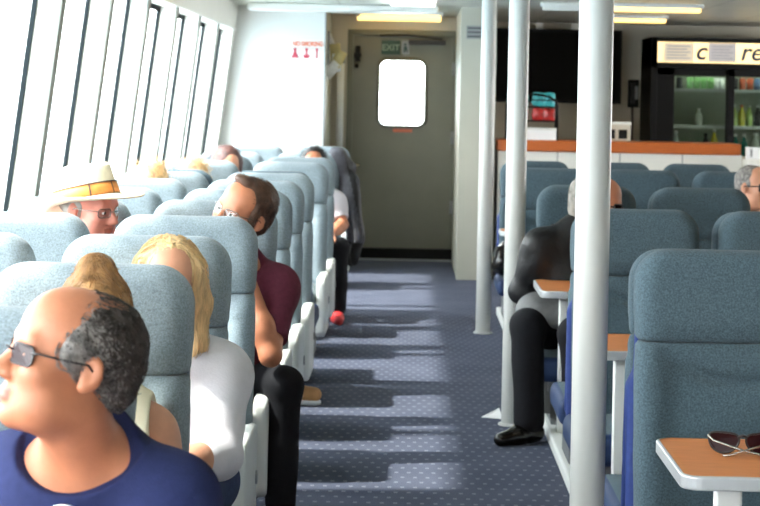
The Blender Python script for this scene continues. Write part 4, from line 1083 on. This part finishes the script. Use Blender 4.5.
# two taped paper notices on the sign
for x0, x1, m, lab, dz in ((.215,.495,'paper_backlit','pale printed notice taped over the left of the lit cooler sign',0),(.635,.895,'paper_backlit_grey','grey printed notice taped over the middle of the lit cooler sign',.004)):
    t = thing('paper_notice', lab, 'notice', (fx0+x0,fy-.004,1.918+dz), 0, 'notices taped on the cooler sign')
    box('sheet', (0,0,0), (x1-x0,.003,.178), m, t)
    bm = bm_new()
    for i in range(5): add_box(bm, (.03,-.0012,.03+i*.028), (x1-x0-.03-.03*(i % 2),0,.040+i*.028))
    fin('print_lines', bm, mat('faint_print', (176,170,176), .8), t)
def can(x, y, z, m, label, group, r=.031, hh=.118):
    bm = bm_new(); add_lathe(bm, [(0,0),(r*.82,0),(r,.010),(r,hh-.014),(r*.84,hh-.002),(r*.84,hh),(r*.78,hh-.004),(0,hh-.004)], seg=18)
    o = fin('drink_can', bm, m, None, True); o.location = (x,y,z); tag(o, label, 'can', group)
def bottle(x, y, z, m, label, group, r=.032, hh=.22, cap='white'):
    t = thing('drink_bottle', label, 'bottle', (x,y,z), 0, group)
    bm = bm_new(); add_lathe(bm, [(0,0),(r*.85,0),(r,.01),(r,hh*.55),(r*.9,hh*.62),(r*.42,hh*.82),(r*.38,hh*.92),(0,hh*.92)], seg=18); fin('bottle_body', bm, m, t, True)
    bm = bm_new(); add_cyl(bm, (0,0,hh*.90), (0,0,hh), r*.46, seg=14); fin('cap', bm, cap, t, True)
gy = fy+.20; s_top, s_mid, s_low = 1.66, 1.315, 1.00
gcan = 'cans on the top cooler shelf'
n_ = 0
ords = ['first','second','third','fourth']
can(fx0+.31, gy, s_top, 'can_silver', 'silver can alone at the left end of the top cooler shelf', gcan)
can(fx0+.40, gy, s_top, 'can_dark', 'dark can between the lone silver can and the green cans', gcan)
for i in range(4): can(fx0+.50+i*.066, gy, s_top, 'can_green', f'green can, {ords[i]} from the left in the row of four green cans', gcan)
for i in range(2): can(fx0+.752, gy+.06-.0*i, s_top, 'can_silver', 'pale silver can just right of the four green cans', gcan) if i == 0 else can(fx0+.818, gy+.10, s_top, 'can_silver', 'pale silver can tucked by the cooler\'s dark centre bar', gcan)
for i, m in enumerate(('can_dark','can_red','can_red','can_blue','can_blue','can_silver')):
    can(fx0+.93+i*.070, gy, s_top, m, ['dark can just right of the cooler\'s centre bar','red can next to the dark can, right cooler door','second red can on the top shelf, right cooler door','blue can beside the red cans, right cooler door','second blue can on the top shelf, right cooler door','silver can at the right end of the top cooler shelf'][i], gcan)
gb = 'bottles in the drinks cooler'
for i, m in enumerate(('bottle_lime','bottle_yellow','bottle_lime')): bottle(fx0+.925+i*.072, gy, s_mid, m, ['lime bottle just right of the centre bar, middle shelf','yellow bottle between two lime bottles, middle shelf','second lime bottle, middle shelf of the right door'][i], gb, hh=.21, cap=['white','orange','white'][i])
for i, m in enumerate(('can_dark','can_dark')): bottle(fx0+1.15+i*.075, gy, s_mid, 'cord', ['dark bottle beside the lime bottles, middle shelf','second dark bottle on the middle shelf, right door'][i], gb, hh=.21)
for i in range(2): bottle(fx0+.295+i*.085, gy, s_low+.0, 'bottle_clear', ['pale bottle at the left end of the lowest visible cooler shelf','second pale bottle on the lowest visible cooler shelf'][i], gb, r=.034, hh=.27)
bottle(fx0+.815-.075, gy, s_low, 'bottle_yellow', 'bright yellow bottle low behind the left cooler door', gb, r=.036, hh=.29, cap='white')
bottle(fx0+.66, gy, s_low, 'can_dark', 'dark bottle left of the bright yellow bottle', gb, r=.036, hh=.25, cap='black')
bottle(fx0+.60, gy+.06, s_mid-.0, 'bottle_clear', 'pale bottle alone on the middle shelf, left cooler door', gb, r=.038, hh=.17)  # bottle added in place of a reflection on the cooler glass
for i in range(2): bottle(fx0+.94+i*.085, gy, s_low, 'bottle_teal', ['teal bottle just right of the centre bar, lowest visible shelf','second teal bottle, lowest visible shelf'][i], gb, r=.038, hh=.25)
bottle(fx0+1.13, gy, s_low, 'bottle_clear', 'white bottle beside the teal bottles, lowest visible shelf', gb, r=.045, hh=.26)
# no smoking notice on the partition
ns = thing('sign', 'orange no smoking notice with three red symbols on the white partition', 'sign', (-.902,15.198,1.905))
text_mesh('lettering', 'NO SMOKING', .056, 'orange_text', Matrix.Translation((.005,0,.055)) @ Matrix.Diagonal((.74,1,1,1)) @ FACE_CAM, ns, .0015, offset=.002)
for k_, x in enumerate((-.105,-.005,.085)):
    bm = bm_new()
    if k_ == 0: add_prism(bm, [(x-.032,-.05),(x+.032,-.05),(x,.025)], 1, -.0015, .0015); add_cyl(bm, (x,-.0015,.022), (x,.0015,.022), .014, seg=14)
    elif k_ == 1: add_box(bm, (x-.008,-.0015,-.05), (x+.008,.0015,.012)); add_cyl(bm, (x,-.0015,.024), (x,.0015,.024), .014, seg=14); add_prism(bm, [(x-.03,-.022),(x+.03,-.022),(x+.02,-.05),(x-.02,-.05)], 1, -.002, .002)
    else: add_box(bm, (x-.007,-.0015,-.05), (x+.007,.0015,.015)); add_cyl(bm, (x,-.0015,.026), (x,.0015,.026), .012, seg=14)
    fin('symbol', bm, 'red_text', ns)
box('underline', (-.13,-.0012,.033), (.13,.0005,.036), 'greymetal', ns)
# exit sign on the door
ex = thing('sign', 'dark green EXIT sign above the door window', 'sign', (-.19,YD+.010,2.00))
box('sign_board', (-.088,-.012,-.066), (.088,0,.066), 'exit_green', ex, bevel=.003)
text_mesh('lettering', 'EXIT', .082, 'exit_text', Matrix.Translation((0,-.0125,-.028)) @ FACE_CAM, ex, .0012, offset=.001)
box('pictogram_plate', (.102,-.010,-.060), (.175,0,.066), 'greymetal', ex, bevel=.003)
bm = bm_new(); add_cyl(bm, (.135,-.013,.030), (.135,-.010,.030), .012, seg=12); add_prism(bm, [(.120,-.045),(.132,-.045),(.140,-.02),(.150,-.045),(.160,-.04),(.148,.012),(.125,.015)], 1, -.013, -.010); fin('running_figure', bm, 'exit_green', ex)
# leaflets and rolled chart left of the door
lf = thing('leaflet_holder', 'clutter of yellow and white leaflets hanging beside the corridor door', 'leaflets', (-.70,15.6,1.83))
rg = random.Random(3)
for i, m in enumerate(('paper_grey','paper_yellow','paper','paper_yellow','paper_grey')):
    bm = bm_new(); w, hh = .10, .15
    g_ = [[bm.verts.new((-.03+.05*i*.55-w*.2+u*w, -.012*i+.018*math.sin(u*3+i), .10-.05*(i % 3)+v*hh-.06*i*.6)) for u in (0,.33,.66,1)] for v in (0,.5,1)]
    for r0, r1 in zip(g_, g_[1:]):
        for k in range(3): bm.faces.new((r0[k],r0[k+1],r1[k+1],r1[k]))
    bmesh.ops.rotate(bm, cent=(0,0,.1), matrix=Matrix.Rotation(R(-25+17*i),3,'Y'), verts=bm.verts)
    o = fin('leaflet', bm, m, lf, True); s_ = o.modifiers.new('t','SOLIDIFY'); s_.thickness = .003
box('holder_plate', (-.045,.0,-.12), (-.03,.16,.28), 'greymetal', lf)
rc = thing('chart_roll', 'tall white rolled chart hanging on the wall left of the door', 'chart', (-.655,YD-.06,1.06))
bm = bm_new(); add_cyl(bm, (0,0,0), (0,0,.80), .035, seg=20); fin('roll', bm, 'paper', rc, True)
bm = bm_new(); add_cyl(bm, (0,0,.78), (0,0,.83), .040, seg=20); add_box(bm, (-.01,0,.80), (.01,.06,.82)); fin('hook_cap', bm, 'greymetal', rc)
# vent grille on the service wall
vg = thing('vent_grille', 'small slatted vent near the ceiling beside the door', 'vent', (.53,14.755,2.10))
bm = bm_new()
for z in (0,.035,.07): add_box(bm, (-.055,-.006,z-.05), (.055,.0,z-.04))
fin('slats', bm, 'darkmetal', vg); box('vent_frame', (-.065,-.003,-.065), (.065,.001,.045), 'greymetal', vg)
# ceiling lamps
def lamp(x0, x1, y, label, m, w=.16, grp='warm ceiling lamps near the door', h=.06):
    t = thing('ceiling_lamp', label, 'lamp', ((x0+x1)/2,y,CZ), 0, grp); L = (x1-x0)/2
    box('lamp_body', (-L-.02,-w/2,-.03), (L+.02,w/2,0), 'plastic', t, bevel=.005)
    bm = bm_new(); add_prism(bm, [(-w/2+.015,-.03),(w/2-.015,-.03),(w/2-.035,-h),(-w/2+.035,-h)], 0, -L, L); fin('diffuser', bm, m, t)
lamp(-.46,.26,15.75,'warm ceiling lamp in front of the door, nearer of two','lampwarm')
lamp(-.50,.27,16.22,'warm ceiling lamp right above the door','lampwarm')
lamp(-.16,.18,13.55,'bright white ceiling lamp above the end of the aisle','lampwhite', .30)
lamp(1.50,2.27,13.80,'warm ceiling lamp nearest the viewer, above the table seats','lampwarm')
lamp(1.78,2.26,15.60,'warm ceiling lamp above the counter, right of the nearest column','lampwarm')
lamp(1.04,1.45,13.85,'unlit white ceiling lamp between the columns','plastic', .12)
cv = thing('light_housing', 'long cream ceiling housing with two dark slots above the partition', 'lamp', (-.58,14.80,CZ-.002))
box('housing', (-.80,-.16,-.055), (.80,.16,0), 'plastic', cv, bevel=.012)
for a, b in ((-.64,-.07),(.06,.62)): box('slot_cover', (a,-.165,-.045), (b,.10,-.058), 'darkmetal', cv)
for y_ in (-1.2,1.2,3.6,6.0,8.4,10.8):
    for x_ in (-.9,2.2,4.4): lamp(x_-.5,x_+.5,y_,'ceiling lamp above the cabin seats, outside the picture','lampwarm',grp='ceiling lamps over the seats')
# bag on the last bench seat
f = S().ell((.64,11.45,.47), (.075,.14,.10)).cap((.615,11.36,.45),(.66,11.48,.44),.055,.07,k=.05).cap((.62,11.38,.54),(.66,11.48,.56),.035,.05,k=.04)
tag(sdf_obj('bag', rough(f, .012, 30, 1), .011, ('leather',), None, f.bounds()), 'black leather bag slumped on the seat between the two far columns', 'bag')
# shoe by the armrests and the scrap of paper
sh_ = thing('shoe', 'tan shoe with a white sole sticking out beside the white armrests', 'shoe', (-.50,8.62,0))
f = S().cap((-.05,0,.055),(.06,-.03,.05),.042,.036,k=.02); sdf_obj('upper', f, .007, ('tan',), sh_)
f = S().slab((0,-.015,.012), .095,.046,.012,.045,.006, rot3(-15,90,0)); sdf_obj('sole', f, .007, ('paper',), sh_)
bm = bm_new(); v = [bm.verts.new(p) for p in ((.37,8.34,.002),(.47,8.30,.002),(.46,8.44,.03),(.42,8.38,.008))]; bm.faces.new((v[0],v[1],v[3])); bm.faces.new((v[1],v[2],v[3])); bm.faces.new((v[0],v[3],v[2]))
o = fin('paper_scrap', bm, 'paper'); s_ = o.modifiers.new('t','SOLIDIFY'); s_.thickness = .002; s_.offset = 1
tag(o, 'white paper scrap on the carpet left of the second column', 'paper')

# ------------------------------------------------------------------ light, sky, camera
w = bpy.data.worlds.new('world'); SC.world = w; w.use_nodes = True
nt = w.node_tree; bg = nt.nodes['Background']
tc = nt.nodes.new('ShaderNodeTexCoord'); sp = nt.nodes.new('ShaderNodeSeparateXYZ'); rp = nt.nodes.new('ShaderNodeValToRGB')
nt.links.new(tc.outputs['Generated'], sp.inputs[0]); nt.links.new(sp.outputs['Z'], rp.inputs['Fac'])
e = rp.color_ramp.elements; e[0].position = 0; e[0].color = (1,.985,.96,1); e[1].position = .6; e[1].color = (.93,.96,1,1)
nt.links.new(rp.outputs['Color'], bg.inputs['Color']); bg.inputs['Strength'].default_value = 8.5
sl = bpy.data.lights.new('sun', 'SUN'); sl.energy = 6.0; sl.angle = R(2.5); sl.color = (1,.95,.86)
so = bpy.data.objects.new('sun', sl); COL.objects.link(so)
d = Vector((1, .10, -1.112)).normalized(); so.rotation_euler = d.to_track_quat('-Z','Y').to_euler(); so.location = (-6,5,8)

cam = bpy.data.cameras.new('camera'); co = bpy.data.objects.new('camera', cam); COL.objects.link(co)
cam.sensor_width = 36; cam.lens = 36*1750/760; cam.clip_start = .1; cam.clip_end = 9000
cam.shift_x = -30/760; cam.shift_y = -152/760
co.matrix_world = Matrix.Translation((0,0,1.5)) @ Matrix.Rotation(R(90),4,'X') @ Matrix.Rotation(R(1.15),4,'Z')
cam.dof.use_dof = True; cam.dof.focus_distance = 4.6; cam.dof.aperture_fstop = 9
SC.camera = co
vs = SC.view_settings; vs.view_transform = 'Standard'; vs.look = 'None'; vs.exposure = 0.95; vs.gamma = 1; vs.use_curve_mapping = False
SC.cycles.use_denoising = True; SC.cycles.max_bounces = 12; SC.cycles.diffuse_bounces = 6; SC.cycles.transparent_max_bounces = 24; SC.cycles.caustics_reflective = False; SC.cycles.caustics_refractive = False
